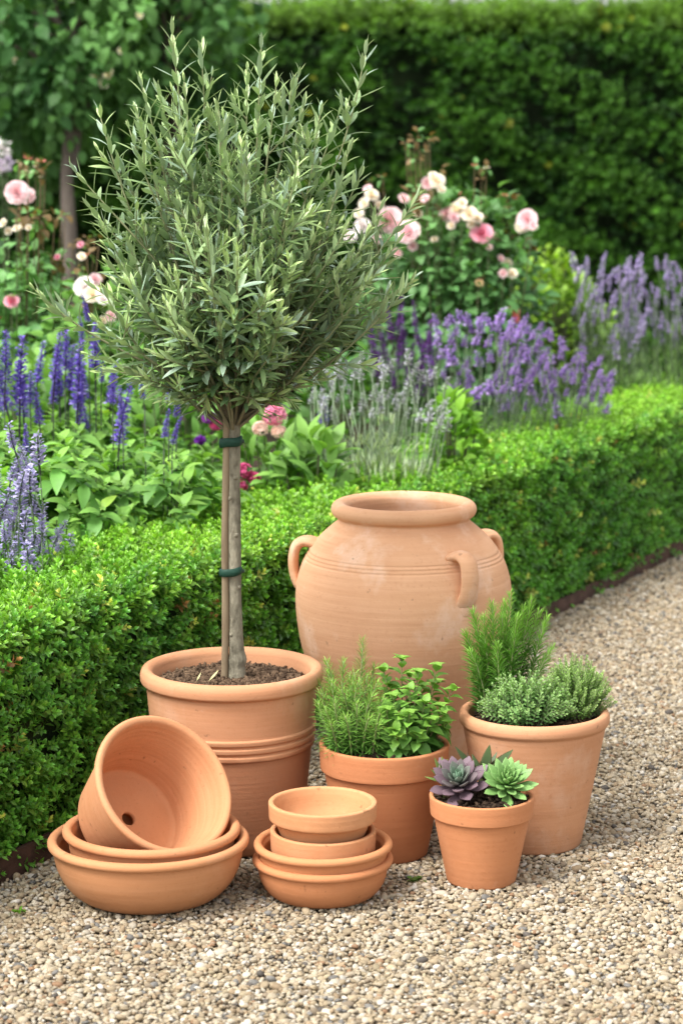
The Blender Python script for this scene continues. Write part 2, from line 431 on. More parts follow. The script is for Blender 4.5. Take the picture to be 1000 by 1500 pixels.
# ------------------------------------------------------------------ box hedge
BH, BW = .385, .33
def box_hedge():
    r = np.random.default_rng(21)
    root = thing('box_hedge', 'low clipped bright green box hedge running beside the gravel', 'hedge', hp(.8, BW / 2))
    t0, t1 = -.42, HL + 1.3
    org = np.array(root.location)
    # core
    A = Acc(); n = 70; t = np.linspace(t0, t1, n)
    ring = [(.035, .0), (.03, .17), (.035, .31), (.065, BH - .035), (BW * .5, BH - .03), (BW - .06, BH - .035), (BW - .03, .2), (BW - .03, 0)]
    V = np.array([[hp(tt, a, b) for a, b in ring] for tt in t]); k = len(ring)
    V = V.reshape(-1, 3); V += (.012 * smooth_noise(V, 22, 2))[:, None] * np.array([HN[0], HN[1], .7])
    Q = [(i * k + j, i * k + j + 1, i * k + k + j + 1, i * k + k + j) for i in range(n - 1) for j in range(k - 1)]
    A.raw(V, Q, np.ones(3)); A.build('core', M_core, root, org)
    # sprigs on the surface
    def sample(K):
        t = t0 + (t1 - t0) * r.random(K)
        per = BH + BW + .12
        s = r.random(K) * per
        nn = np.zeros(K); zz = np.zeros(K); dn = np.zeros((K, 2))
        f = s < BH
        zz[f] = s[f]; nn[f] = .012; dn[f] = (-1, .25)
        tp = (s >= BH) & (s < BH + BW)
        nn[tp] = s[tp] - BH; zz[tp] = BH - .012; dn[tp] = (0, 1)
        bk = s >= BH + BW
        nn[bk] = BW - .01; zz[bk] = BH - (s[bk] - BH - BW); dn[bk] = (1, .35)
        # round the top edges
        e = np.minimum(np.abs(nn), np.abs(BW - nn)); ez = BH - zz
        c = tp & (e < .045); zz[c] -= (.045 - e[c]) ** 2 * 9
        c2 = f & (ez < .045); nn[c2] += (.045 - ez[c2]) ** 2 * 9
        for m, sg in ((c, None), (c2, None)):
            side = np.where(nn[m] < BW / 2, -1, 1); dn[m, 0] = side * .7; dn[m, 1] = .8
        P = np.stack([HA[0] + HD[0] * t + HN[0] * nn, HA[1] + HD[1] * t + HN[1] * nn, zz], 1)
        O = np.stack([HN[0] * dn[:, 0], HN[1] * dn[:, 0], dn[:, 1]], 1)
        return P, unit(O), f, tp, zz, t
    K = 22500
    P, O, f, tp, zz, t = sample(K)
    # thin out the far end and the back
    keep = r.random(K) > np.clip((t - 1.6) / 3.0, 0, .40)
    P, O, f, tp, zz, t = P[keep], O[keep], f[keep], tp[keep], zz[keep], t[keep]; K = len(P)
    lump = smooth_noise(P, 26, 31, 3)
    depth = .009 * lump + r.normal(0, .006, K) - .010
    P = P + O * depth[:, None]
    hole = (lump < -.62) & f; sel = ~(hole & (r.random(K) < .65)); P, O, f, tp, zz, lump = P[sel], O[sel], f[sel], tp[sel], zz[sel], lump[sel]; K = len(P)
    d = unit(O * .9 + rdir(K, r) * .62 + np.array([0, 0, .42]))
    sz = r.uniform(.029, .045, K)
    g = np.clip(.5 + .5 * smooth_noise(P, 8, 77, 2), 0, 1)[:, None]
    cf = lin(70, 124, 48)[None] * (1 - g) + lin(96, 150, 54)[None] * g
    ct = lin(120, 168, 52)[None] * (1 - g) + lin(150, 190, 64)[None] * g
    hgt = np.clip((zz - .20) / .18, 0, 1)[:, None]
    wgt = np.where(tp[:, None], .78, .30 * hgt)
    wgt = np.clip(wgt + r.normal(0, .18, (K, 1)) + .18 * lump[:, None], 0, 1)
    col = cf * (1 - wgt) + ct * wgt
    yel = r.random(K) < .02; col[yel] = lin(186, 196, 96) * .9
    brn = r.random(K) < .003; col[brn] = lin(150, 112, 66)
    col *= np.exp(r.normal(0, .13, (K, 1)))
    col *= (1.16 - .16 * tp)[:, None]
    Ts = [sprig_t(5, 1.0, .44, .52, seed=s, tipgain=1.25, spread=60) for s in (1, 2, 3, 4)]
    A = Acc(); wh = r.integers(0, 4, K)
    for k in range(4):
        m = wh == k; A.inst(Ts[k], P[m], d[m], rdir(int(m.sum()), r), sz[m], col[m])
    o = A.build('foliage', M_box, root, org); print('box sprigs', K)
box_hedge()

# ------------------------------------------------------------------ tall hedge behind
def far_hedge():
    r = np.random.default_rng(8)
    Y0 = 10.0; top = zat(Y0, 14)
    xa, xb = -4.2, 3.6
    root = thing('tall_hedge', 'tall dark green clipped hedge closing off the far side of the garden', 'hedge', (.4, Y0 + .4, 0))
    org = np.array(root.location)
    A = Acc(); nx, nz = 90, 34
    X, Z = np.meshgrid(np.linspace(xa, xb, nx), np.linspace(-.02, top - .06, nz))
    V = np.stack([X.ravel(), np.full(X.size, Y0 + .10), Z.ravel()], 1); V[:, 1] += .05 * smooth_noise(V, 7, 3)
    V2 = V.copy()
    i = np.arange(nz - 1)[:, None] * nx + np.arange(nx - 1)[None]
    A.raw(V, np.stack([i, i + 1, i + nx + 1, i + nx], -1).reshape(-1, 4), np.ones(3))
    # top and back
    b0 = np.array([(xa, Y0 + .1, top - .06), (xb, Y0 + .1, top - .06), (xb, Y0 + .9, top - .06), (xa, Y0 + .9, top - .06), (xa, Y0 + .9, 0), (xb, Y0 + .9, 0), (xa, Y0 + .1, 0), (xb, Y0 + .1, 0)])
    A.raw(b0, [(0, 1, 2, 3), (3, 2, 5, 4), (0, 3, 4, 6), (1, 7, 5, 2)], np.ones(3))
    A.build('core', M_far_core, root, org)
    K = 50000
    x = r.uniform(xa, xb, K); s = r.random(K) * (top + .75); f = s < top
    z = np.where(f, s, top - .03); y = np.where(f, Y0, Y0 + (s - top))
    P = np.stack([x, y, z], 1); O = np.where(f[:, None], np.array([[0, -1, .25]]), np.array([[0, -.2, 1]]))
    q = P * np.array([1, 1, 2.1])                                     # shelves of growth, wider than tall
    lump = smooth_noise(q, 14, 15, 3)
    ed = np.clip(1 - (top - z) / .12, 0, 1) * f
    P = P + O * (.045 * lump + r.normal(0, .025, K))[:, None] + np.array([0, 1, 0]) * (.08 * ed)[:, None]
    sel = ~((lump < -.38) & f & (r.random(K) < .75)); P, O, f, lump, z = P[sel], O[sel], f[sel], lump[sel], z[sel]; K = len(P)
    d = unit(O + rdir(K, r) * .65 + np.array([0, -.2, -.12])); 
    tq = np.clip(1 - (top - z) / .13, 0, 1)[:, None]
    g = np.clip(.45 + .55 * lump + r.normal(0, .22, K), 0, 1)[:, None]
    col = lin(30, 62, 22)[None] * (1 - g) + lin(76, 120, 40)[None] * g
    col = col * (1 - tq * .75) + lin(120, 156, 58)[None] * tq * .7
    col[r.random(K) < .008] = lin(140, 150, 50)
    col *= np.exp(r.normal(0, .2, (K, 1)))
    Ts = [sprig_t(4, 1.0, .55, .55, seed=s, tipgain=1.3, spread=62) for s in (5, 6, 7)]
    A = Acc(); wh = r.integers(0, 3, K); sz = r.uniform(.034, .052, K)
    for k in range(3):
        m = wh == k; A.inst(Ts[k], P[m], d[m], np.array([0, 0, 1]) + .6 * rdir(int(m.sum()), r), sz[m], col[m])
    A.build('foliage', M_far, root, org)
far_hedge()

# ------------------------------------------------------------------ bezier helper
def bez(a, b, c, n): 
    t = np.linspace(0, 1, n)[:, None]; return (1 - t) ** 2 * a + 2 * t * (1 - t) * b + t * t * c
def cyl_wobble(P, amp, seed):
    r = np.random.default_rng(seed); P = P.copy(); P[1:-1] += r.normal(0, amp, (len(P) - 2, 3)); return P

# ------------------------------------------------------------------ trees behind the bed (upper left of the photo)
LT = leaf_t(.62, 4, .42, .10, .35, tip=1.05, base=.9)
def back_tree(px, Y, tw, label, top_px, crown, seed, leafsize=.052, n=2600, blossom=0, flowers=()):
    r = np.random.default_rng(seed)
    b = ground_at(px, Y)
    root = thing('leafy_tree', label, 'tree', b, 'trees standing before the tall hedge')
    A = Acc(); zt = zat(Y, top_px)
    zz = np.linspace(0, zt, 12); P = np.stack([b[0] + .025 * np.sin(zz * 2.4 + seed), b[1] + 0 * zz, zz], 1)
    zz = np.linspace(0, zt, 40); P = np.stack([b[0] + .025 * np.sin(zz * 2.4 + seed) + .006 * np.sin(zz * 11), b[1] + 0 * zz, zz], 1); A.tube(P, np.linspace(tw, tw * .55, 40) * (1 + .12 * smooth_noise(P, 14, seed, 3)), np.ones(3), 14)
    A.build('trunk', M_tree, root, b)
    A = Acc(); cx, cy, cz, rx, ry, rz = crown
    for i in range(12):
        st = np.array([b[0], b[1], zat(Y, top_px + r.uniform(0, 220))])
        e = np.array([cx, cy, cz]) + rdir(1, r)[0] * np.array([rx, ry, rz]) * .8
        A.tube(bez(st, (st + e) / 2 + [0, 0, .12], e, 7), np.linspace(.016, .004, 7), np.ones(3), 5)
    A.build('branch', M_tree, root, b)
    A = Acc()
    # clumps of leaves hung on the crown, with gaps between
    nc = 70
    cp = rdir(nc, r) * r.uniform(.35, 1.0, (nc, 1)) ** .5 * np.array([rx, ry, rz]) + np.array([cx, cy, cz])
    ci = r.integers(0, nc, n); cs = r.uniform(.6, 1.3, nc)
    off = r.normal(0, .062, (n, 3)) * cs[ci][:, None]; P = cp[ci] + off
    d = unit(off * 3 + rdir(n, r) * .5 + np.array([0, -.12, -.35])); nn = unit(off + np.array([0, -.5, .9]) + rdir(n, r) * .4)
    g = r.random(nc)[ci][:, None]
    col = (lin(52, 92, 48)[None] * (1 - g) + lin(98, 142, 74)[None] * g) * np.exp(r.normal(0, .22, (n, 1)))
    A.inst(LT, P, d, nn, leafsize * np.exp(r.normal(0, .2, n)), col)
    A.build('crown', M_far, root, b)
    for (fx, fy, fd) in flowers:
        A = Acc(); p = D(fx, fy, Y - .1)
        rose_petals(A, p, unit(np.array([r.normal(0, .3), -1, .4])), .5 * fd / ppm(p), lin(246, 238, 196), lin(250, 246, 224), r, rings=3)
        A.build('blossom', M_petal, root, b)
    if blossom:
        for i in range(blossom):
            A = Acc(); p = np.array([cx, cy, cz]) + rdir(1, r)[0] * np.array([rx, ry, rz]) * [.8, .5, .6]
            p[1] = cy - ry * .9
            rose_petals(A, p, unit(np.array([r.normal(0, .3), -1, .4])), .05, lin(244, 232, 190), lin(250, 244, 220), r, rings=2)
            A.build('blossom', M_petal, root, b)
    return root

PT = None
def petal_t():
    nx, ny = 5, 5; V = []; T = []
    for j in range(ny + 1):
        q = j / ny; hw = .5 * math.sin(min(1, (.25 + q * .95)) * PI * .62) ** .8 * (1 - .25 * max(0, q - .75) / .25)
        for i in range(nx + 1):
            u = i / nx * 2 - 1
            V.append((u * hw, q * (1 - .10 * u * u), .42 * (q - .55) ** 2 * 1.5 + .30 * u * u * hw - .16 * max(0, q - .72) * 3))
            T.append(.92 + .12 * q)
    Q = [(j * (nx + 1) + i, j * (nx + 1) + i + 1, (j + 1) * (nx + 1) + i + 1, (j + 1) * (nx + 1) + i) for j in range(ny) for i in range(nx)]
    return np.array(V), np.array(Q), np.array(T)
PT = petal_t()
def rose_petals(A, c, axis, R, c_in, c_out, r, rings=6):
    axis = unit(axis); u = unit(np.cross(axis, [.2, .3, .9])); v = np.cross(axis, u)
    for k in range(rings):
        q = (k + .5) / rings; m = 3 + int(k * 1.0) + (1 if k > 2 else 0)
        op = math.radians(8 + 74 * q ** 1.25); L = R * (.62 + .48 * q)
        for i in range(m):
            a = 2 * PI * (i + .5 * (k % 2) + r.uniform(-.12, .12)) / m + k * .7
            rad = u * math.cos(a) + v * math.sin(a)
            o = op + r.uniform(-.10, .10)
            d = rad * math.sin(o) + axis * math.cos(o); nn = axis * math.sin(o) - rad * math.cos(o)
            base = c - axis * R * .45 + rad * R * .16 * q
            col = (np.asarray(c_in) * (1 - q) + np.asarray(c_out) * q) * r.uniform(.92, 1.06)
            A.inst(PT, [base], d, nn, np.array([[L * 1.05, L, L]]), col)

# crown regions worked out in photo pixels at their depth
def crown_at(x0, x1, y0, y1, Y, ry=.45):
    a = D(x0, y0, Y); b = D(x1, y1, Y)
    return ((a[0] + b[0]) / 2, Y, (a[2] + b[2]) / 2, abs(b[0] - a[0]) / 2, ry, abs(a[2] - b[2]) / 2)
back_tree(118, 8.3, .032, 'leafy tree with a bare grey-brown trunk, near the pink rose at the edge', 40, crown_at(-120, 240, -190, 225, 8.5), 3, n=5600, flowers=[(146, 92, 16), (158, 108, 20), (140, 112, 14), (152, 122, 15), (178, 74, 12), (205, 22, 12), (8, 18, 14), (22, 88, 9)])
back_tree(262, 8.9, .03, 'slimmer leafy tree behind the olive crown, its light leaves meeting the tall hedge', 60, crown_at(170, 350, -160, 190, 8.9, .35), 9, n=2300, blossom=0)
back_tree(-10, 9.2, .05, 'shaded leafy tree at the edge of the photo, behind the white blossom', 40, crown_at(-260, 120, -150, 330, 9.3), 14, n=3200, blossom=3)

# ------------------------------------------------------------------ bushes and flowers of the bed
def stems_and_leaves(A, S, b, n_st, h, spread, leaf, lsize, col, tipcol, seed, node=.035, droop=.2, start=.15, curve=.5, stemr=.0022, stemcol=(.06, .10, .03), h_var=.2, opp=True, out_angle=58):
    """upright stems from a clump, each carrying leaves; returns stem tips and directions"""
    r = np.random.default_rng(seed); tips = []
    for i in range(n_st):
        a = r.uniform(0, 2 * PI); q = math.sqrt(r.random())
        base = b + np.array([math.cos(a), math.sin(a), 0]) * spread * .28 * q
        hh = h * (1 - h_var * q) * r.uniform(.82, 1.08)
        tip = b + np.array([math.cos(a) * spread * q, math.sin(a) * spread * q, hh])
        ctrl = base * .5 + tip * .5; ctrl[2] = b[2] + hh * (.5 + .25 * curve); ctrl[:2] = base[:2] * curve + tip[:2] * (1 - curve)
        n = max(5, int(hh / .05)); P = bez(base, ctrl, tip, n)
        S.tube(P, np.linspace(stemr, stemr * .6, n), np.array(stemcol), 4)
        seg = np.linalg.norm(np.diff(P, axis=0), axis=1); Ls = np.concatenate([[0], np.cumsum(seg)]); T = Ls[-1]
        pos = np.arange(T * start, T * .99, node); 
        for k, s in enumerate(pos):
            p = np.array([np.interp(s, Ls, P[:, c]) for c in range(3)]); 
            j = min(np.searchsorted(Ls, s), n - 1); t = unit(P[j] - P[j - 1]) if j > 0 else np.array([0, 0, 1.])
            u = unit(np.cross(t, [.3, .2, .93] if abs(t[2]) < .9 else [1, 0, 0])); v = np.cross(t, u)
            f = s / T
            for m in range(2 if opp else 1):
                ang = k * (PI / 2 if opp else 2.4) + m * PI + r.uniform(-.35, .35)
                rad = u * math.cos(ang) + v * math.sin(ang)
                o = math.radians(out_angle * (1.15 - .5 * f)) + r.uniform(-.2, .2)
                d = rad * math.sin(o) + t * math.cos(o) + np.array([0, 0, -droop]) * (1 - .5 * f)
                nn = t * math.sin(o) - rad * math.cos(o) + np.array([0, 0, .5])
                c = (np.asarray(col) * (1 - f ** 1.5) + np.asarray(tipcol) * f ** 1.5) * math.exp(r.normal(0, .15))
                A.inst(leaf, [p], d, nn, lsize * r.uniform(.75, 1.15) * (1.05 - .45 * max(0, f - .6) / .4), c)
        tips.append((tip, unit(P[-1] - P[-2])))
    return tips

SAGE = leaf_t(.42, 5, .38, .14, .35, tip=1.05, base=.9, mid=.92)
OVAL = leaf_t(.62, 4, .42, .12, .28, tip=1.05, base=.9, mid=.93)
FLORET = leaf_t(.75, 2, .55, .25, -.25, tip=1.15, base=.75)
NEEDLE = leaf_t(.16, 2, .5, .3, .10, tip=1.1, base=.85)
GRASSY = leaf_t(.07, 4, .4, .2, .12, tip=1.1, base=.9)

def spike_mesh(name, L, R, whorls, per, fs, cols, seed, taper=.7, stem=.06, stemcol=(.05, .04, .06), gap=0.0):
    """one flower spike: stem up +Z with whorls of small florets; origin at the bottom of its stem"""
    r = np.random.default_rng(seed); A = Acc()
    n = 6; zz = np.linspace(0, stem + L, n); bend = r.normal(0, .012, 2)
    P = np.stack([bend[0] * (zz / (stem + L)) ** 2, bend[1] * (zz / (stem + L)) ** 2, zz], 1)
    A.tube(P, np.linspace(.0022, .0010, n), np.array(stemcol), 4)
    cols = np.asarray(cols)
    for k in range(whorls):
        q = k / max(1, whorls - 1); z = stem + L * q
        if gap and r.random() < gap: continue
        rr = R * (1 - taper * q ** 1.6) * r.uniform(.85, 1.12); a0 = r.uniform(0, 6.28)
        m = per if q < .75 else max(3, int(per * .6))
        a = a0 + np.arange(m) * 2 * PI / m + r.normal(0, .25, m)
        rad = np.stack([np.cos(a), np.sin(a), 0 * a], 1)
        c0 = np.array([np.interp(z, zz, P[:, 0]), np.interp(z, zz, P[:, 1]), z])
        for lay in range(2):
            p = c0 + rad * rr * (.25 + .3 * lay) + np.stack([0 * a, 0 * a, r.normal(0, L / whorls * .35, m)], 1)
            d = unit(rad + np.array([0, 0, .45 - .5 * lay]) + r.normal(0, .25, (m, 3)))
            ci = cols[r.integers(0, len(cols), m)] * np.exp(r.normal(0, .15, (m, 1)))
            if lay == 0: ci = ci * .78
            A.inst(FLORET, p, d, np.array([0, 0, 1]) + .5 * rdir(m, r), fs * r.uniform(.8, 1.25, m) * (1 - .3 * q), ci)
    me_o = A.build(name, M_petal)
    return me_o

def place_parts(proto, root, items, used):
    """items: (world position, lean x, lean y, spin, scale); first item uses the prototype itself"""
    for p, lx, ly, sp, sc in items:
        o = proto if not used.get(proto.name) else proto.copy()
        if o is not proto: COL.objects.link(o)
        used[proto.name] = True
        o.parent = root
        o.location = Vector([float(q) for q in p]) - root.location
        o.rotation_euler = (lx, ly, sp); o.scale = (sc, sc, sc)

VIO = [lin(128, 106, 208), lin(146, 124, 218), lin(108, 86, 190), lin(170, 152, 228), lin(116, 94, 200)]
def salvia(px, Y, h_px, spread, n_st, spikes, label, seed, lcol=lin(92, 142, 66), tcol=lin(142, 186, 84)):
    r = np.random.default_rng(seed); b = ground_at(px, Y)
    root = thing('violet_salvia', label, 'flowering plant', b, 'violet salvia plants in the bed')
    A = Acc(); S = Acc(); h = zat(Y, h_px)
    stems_and_leaves(A, S, b, n_st, h, spread, SAGE, .084, lcol, tcol, seed, node=.034, droop=.30, start=.25, curve=.6, h_var=.32)
    nr = int(215 * (spread / .26) ** 2)                                # rosettes of drooping leaves all over the clump
    th = r.uniform(0, 2 * PI, nr); cz = r.uniform(-.75, 1, nr); sx = np.sqrt(np.clip(1 - cz ** 2, 0, 1)); dr = np.stack([np.cos(th) * sx, np.sin(th) * sx, cz], 1)
    cen = np.array([b[0], b[1], h * .55]); Pc = cen + dr * r.uniform(.75, 1.03, (nr, 1)) * np.array([spread, spread, h * .44]) * (1 + .15 * smooth_noise(dr, 3, seed))[:, None]
    for q in range(nr):
        ax = unit(dr[q] * .7 + [0, 0, .8] + .3 * rdir(1, r)[0]); u = unit(np.cross(ax, [.3, .8, .1])); v = np.cross(ax, u); lift = np.clip(.5 + .5 * dr[q][2], 0, 1)
        tone = math.exp(r.normal(0, .12))
        for k in range(8):
            a = k * 2.4 + r.uniform(-.3, .3); o = math.radians(30 + 62 * (k / 7)) ; rd = u * math.cos(a) + v * math.sin(a)
            f = 1 - k / 7
            A.inst(SAGE, [Pc[q] - ax * .004 * k], rd * math.sin(o) + ax * math.cos(o) - np.array([0, 0, .28]) * (k / 7), ax * math.sin(o) - rd * math.cos(o) + [0, 0, .3], (.028 + .037 * (k / 7) ** .7) * r.uniform(.62, 1.25), (lcol * (1 - f * lift) + tcol * f * lift) * tone * (np.array([1.5, 1.25, .8]) if r.random() < .03 else 1) * math.exp(r.normal(0, .12)))
    A.build('leaves', M_leaf, root, b); S.build('stems', M_stem, root, b)
    protos = [spike_mesh('flower_spike', .115, .0145, 17, 7, .0100, VIO, seed * 7 + k) for k in range(3)]
    used = {}
    for i, (sx, y_top, y_bot) in enumerate(spikes):
        yy = Y + r.uniform(-.12, .12)
        pt = D(sx, y_top, yy); pb = D(sx, y_bot, yy); L = pt[2] - pb[2]
        sc = max(.45, L / .12)
        p = pb - np.array([0, 0, .06 * sc])
        place_parts(protos[i % 3] if i >= 3 else protos[i], root, [(p, r.normal(0, .05), r.normal(0, .06), r.uniform(0, 6), sc)], used)
        S2 = Acc(); q0 = np.array([b[0] * .5 + p[0] * .5, yy, h * .45])
        S2.tube(bez(q0, np.array([p[0], yy, h * .6]), p + [0, 0, .004], 8), .0015, np.array([.06, .08, .05]), 4)
        S2.build('flower_stalk', M_stem, root, b)
    for pr in protos:
        if not used.get(pr.name): bpy.data.objects.remove(pr)

salvia(35, 4.85, 588, .27, 26, [(6, 485, 560), (28, 490, 590), (18, 515, 600), (60, 560, 620), (-12, 500, 580), (52, 500, 560), (36, 530, 610), (2, 560, 610), (45, 545, 590), (78, 487, 555), (76, 560, 590)],
       'violet salvia at the edge of the photo, its tall spikes behind the pale catmint', 31)
salvia(130, 4.95, 582, .27, 26, [(100, 505, 570), (112, 500, 590), (88, 515, 580), (140, 470, 540), (160, 530, 590), (118, 560, 620), (95, 480, 540), (124, 520, 585), (78, 545, 590), (148, 540, 560), (130, 592, 640), (130, 450, 470), (110, 540, 600), (123, 478, 500)],
       'violet salvia with the fullest cluster of spikes, left of the olive stem', 32)
salvia(215, 4.6, 626, .25, 34, [(172, 560, 650), (180, 565, 615), (240, 615, 640), (252, 630, 650), (165, 555, 590), (247, 570, 590), (258, 595, 610), (212, 573, 583)],
       'broad-leaved salvia nearest the olive stem, with short and sparse violet spikes', 33)
salvia(440, 5.3, 630, .13, 12, [(478, 580, 618), (473, 625, 640)],
       'small salvia with a single violet spike, between the olive stem and the grey lavender', 34)
salvia(75, 4.5, 630, .22, 22, [(40, 650, 662)], 'low leafy salvia in front, nearly out of flower, touching the catmint', 35)

# catmint and lavenders: fine stems with narrow leaves, every flower head its own part
def lavender(name, cat, group, label, Y, foot_px, base_w, foli_px, heads, hp_, seed, lcol, tcol, n_st=120, needle=.035, n_leaf=9, leaf_t_=NEEDLE, stem_c=(.10, .15, .07), under=1.0):
    """heads: list of (px, py) of head centres; hp_: dict for spike_mesh"""
    r = np.random.default_rng(seed); b = ground_at(foot_px, Y)
    root = thing(name, label, cat, b, group)
    A = Acc(); S = Acc()
    h = zat(Y, foli_px)
    stems_and_leaves(A, S, b, n_st, h, base_w, leaf_t_, needle, lcol, tcol, seed, node=h / (n_leaf + 2), droop=.0, start=.15, curve=.65, h_var=.38, out_angle=36, stemr=.0013, stemcol=stem_c)
    protos = [spike_mesh('flower_spike', **hp_, seed=seed * 5 + k) for k in range(3)]
    used = {}
    Lw = hp_['L'] + hp_['stem']
    for i, (hx, hy) in enumerate(heads):
        yy = Y + r.uniform(-.8, .8) * base_w * .8
        p = D(hx, hy, yy)
        sc = r.uniform(.62, 1.25); lx, ly = r.normal(0, .22), r.normal(0, .17) + np.clip((p[0] - b[0]) * .9, -.5, .5)
        ax = np.array([math.sin(ly), -math.sin(lx), 1.0]); ax = unit(ax)
        p0 = p - ax * (hp_['stem'] + hp_['L'] * .5) * sc
        place_parts(protos[i % 3], root, [(p0, lx, ly, 0, sc)], used)
        st = b + np.array([(p0[0] - b[0]) * .35, (yy - Y) * .5, .06])
        ct = p0 - ax * (p0[2] * .45); 
        S.tube(bez(st, ct, p0 + ax * .003, 7), .0012, np.array(stem_c) * r.uniform(.8, 1.3), 3)
    for pr in protos:
        if not used.get(pr.name): bpy.data.objects.remove(pr)
    A.build('leaves', M_leaf, root, b); S.build('stems', M_stem, root, b)
    return root
def scatter_heads(n, poly_fn, seed, mind):
    r = np.random.default_rng(seed); out = []; tries = 0
    while len(out) < n and tries < 6000:
        tries += 1
        p = poly_fn(r)
        if p is None: continue
        if all((p[0] - q[0]) ** 2 + (p[1] - q[1]) ** 2 > mind ** 2 for q in out): out.append(p)
    return out
PALE = [lin(176, 172, 214), lin(190, 186, 220), lin(160, 154, 204), lin(200, 196, 224)]
LILAC = [lin(176, 142, 218), lin(194, 164, 226), lin(154, 120, 202), lin(206, 182, 232)]
SOFT = [lin(206, 190, 234), lin(218, 206, 238), lin(188, 170, 226)]
DARK = [lin(132, 76, 166), lin(148, 96, 182), lin(112, 60, 144)]

lavender('catmint', 'flowering plant', None, 'pale blue-lilac catmint with hazy spikes over the box hedge at the edge of the photo', 4.08, 25, .16, 760,
         [(18, 690), (42, 700), (8, 735), (48, 740), (12, 770), (22, 800), (48, 790), (40, 815), (8, 820), (72, 815), (88, 775), (100, 800), (60, 760), (-12, 760), (28, 730), (15, 640), (35, 670), (55, 655), (-5, 700), (66, 830), (-15, 810), (30, 705), (20, 750), (36, 770), (5, 780), (30, 835), (55, 835), (58, 795), (80, 800), (-8, 730), (26, 680), (15, 830), (46, 675)],
         dict(L=.05, R=.011, whorls=9, per=6, fs=.0085, cols=PALE, taper=.45, stem=.02, stemcol=(.09, .12, .08)), 51, lin(112, 132, 90), lin(140, 156, 112), n_st=40, needle=.022, leaf_t_=OVAL)
# spires at the left edge, tall
grey = scatter_heads(58, lambda r: (lambda x: (x, r.uniform(520 + .0016 * (x - 550) ** 2, 605 + .002 * (x - 550) ** 2)))(r.uniform(455, 655)), 61, 9)
lavender('grey_lavender', 'lavender', None, 'silvery grey lavender with faint lilac tips, above the rim of the big jar', 5.1, 556, .165, 590, grey,
         dict(L=.026, R=.0062, whorls=6, per=5, fs=.0062, cols=[lin(206, 200, 224), lin(206, 210, 208), lin(186, 194, 186)], taper=.4, stem=.02, stemcol=(.2, .26, .17)), 62, lin(156, 176, 138), lin(186, 202, 164), n_st=280, needle=.052, n_leaf=11, leaf_t_=leaf_t(.12, 3, .45, .3, .1), stem_c=(.20, .26, .16))
dk = [(562, 500), (570, 470), (585, 515), (592, 490), (603, 525), (612, 490), (622, 515), (630, 500), (597, 545), (575, 540), (618, 545), (634, 540), (608, 460), (548, 505), (555, 530), (588, 460)]
lavender('purple_salvia', 'flowering plant', None, 'deep purple salvia with slim upright spikes beneath the cream and pink rose bush', 6.0, 595, .15, 560, dk,
         dict(L=.10, R=.011, whorls=14, per=6, fs=.008, cols=DARK, taper=.5, stem=.03, stemcol=(.06, .04, .06)), 71, lin(62, 96, 48), lin(84, 120, 56), n_st=60, needle=.05, leaf_t_=SAGE)
def up1(r):
    x = r.uniform(632, 800); y = r.uniform(462 + .0011 * (x - 700) ** 2, 585 + .0 * x); 
    return (x, y)
def up2(r):
    x = r.uniform(720, 892); lo = 478 + max(0, x - 780) * .55; y = r.uniform(lo, min(lo + 120, 600))
    return (x, y)
hd = dict(L=.028, R=.0088, whorls=6, per=6, fs=.0082, cols=LILAC, taper=.45, stem=.025, stemcol=(.10, .15, .08))
lavender('lavender', 'lavender', 'bright purple lavenders', 'bright purple lavender mound beside the deep purple salvia, below the rose bush', 5.85, 705, .17, 525, scatter_heads(64, up1, 63, 11), hd, 64, lin(120, 162, 100), lin(152, 186, 124), n_st=130, needle=.045, n_leaf=10, leaf_t_=GRASSY)
lavender('lavender', 'lavender', 'bright purple lavenders', 'bright purple lavender mound sloping down to the hedge before the tall pale lavender', 6.05, 805, .17, 530, scatter_heads(64, up2, 65, 11), hd, 66, lin(120, 162, 100), lin(152, 186, 124), n_st=130, needle=.045, n_leaf=10, leaf_t_=GRASSY)
def up3(r):
    x = r.uniform(835, 940); return (x, r.uniform(375 + abs(x - 880) * .2, 520))
def up4(r):
    x = r.uniform(915, 1050); return (x, r.uniform(385, 500))
hs_ = dict(L=.042, R=.0058, whorls=8, per=5, fs=.0068, cols=SOFT, taper=.45, stem=.03, stemcol=(.12, .18, .08))
lavender('pale_lavender', 'lavender', 'tall pale lavenders', 'tall pale lavender on loose green stems beside the lime green shrub', 6.9, 890, .20, 450, scatter_heads(58, up3, 67, 9), hs_, 68, lin(132, 174, 98), lin(166, 200, 124), n_st=150, needle=.06, n_leaf=9, leaf_t_=GRASSY)
lavender('pale_lavender', 'lavender', 'tall pale lavenders', 'tall pale lavender with the densest soft lilac heads, cut by the edge of the photo', 7.0, 985, .20, 450, scatter_heads(66, up4, 69, 9), hs_, 70, lin(132, 174, 98), lin(166, 200, 124), n_st=150, needle=.06, n_leaf=9, leaf_t_=GRASSY)

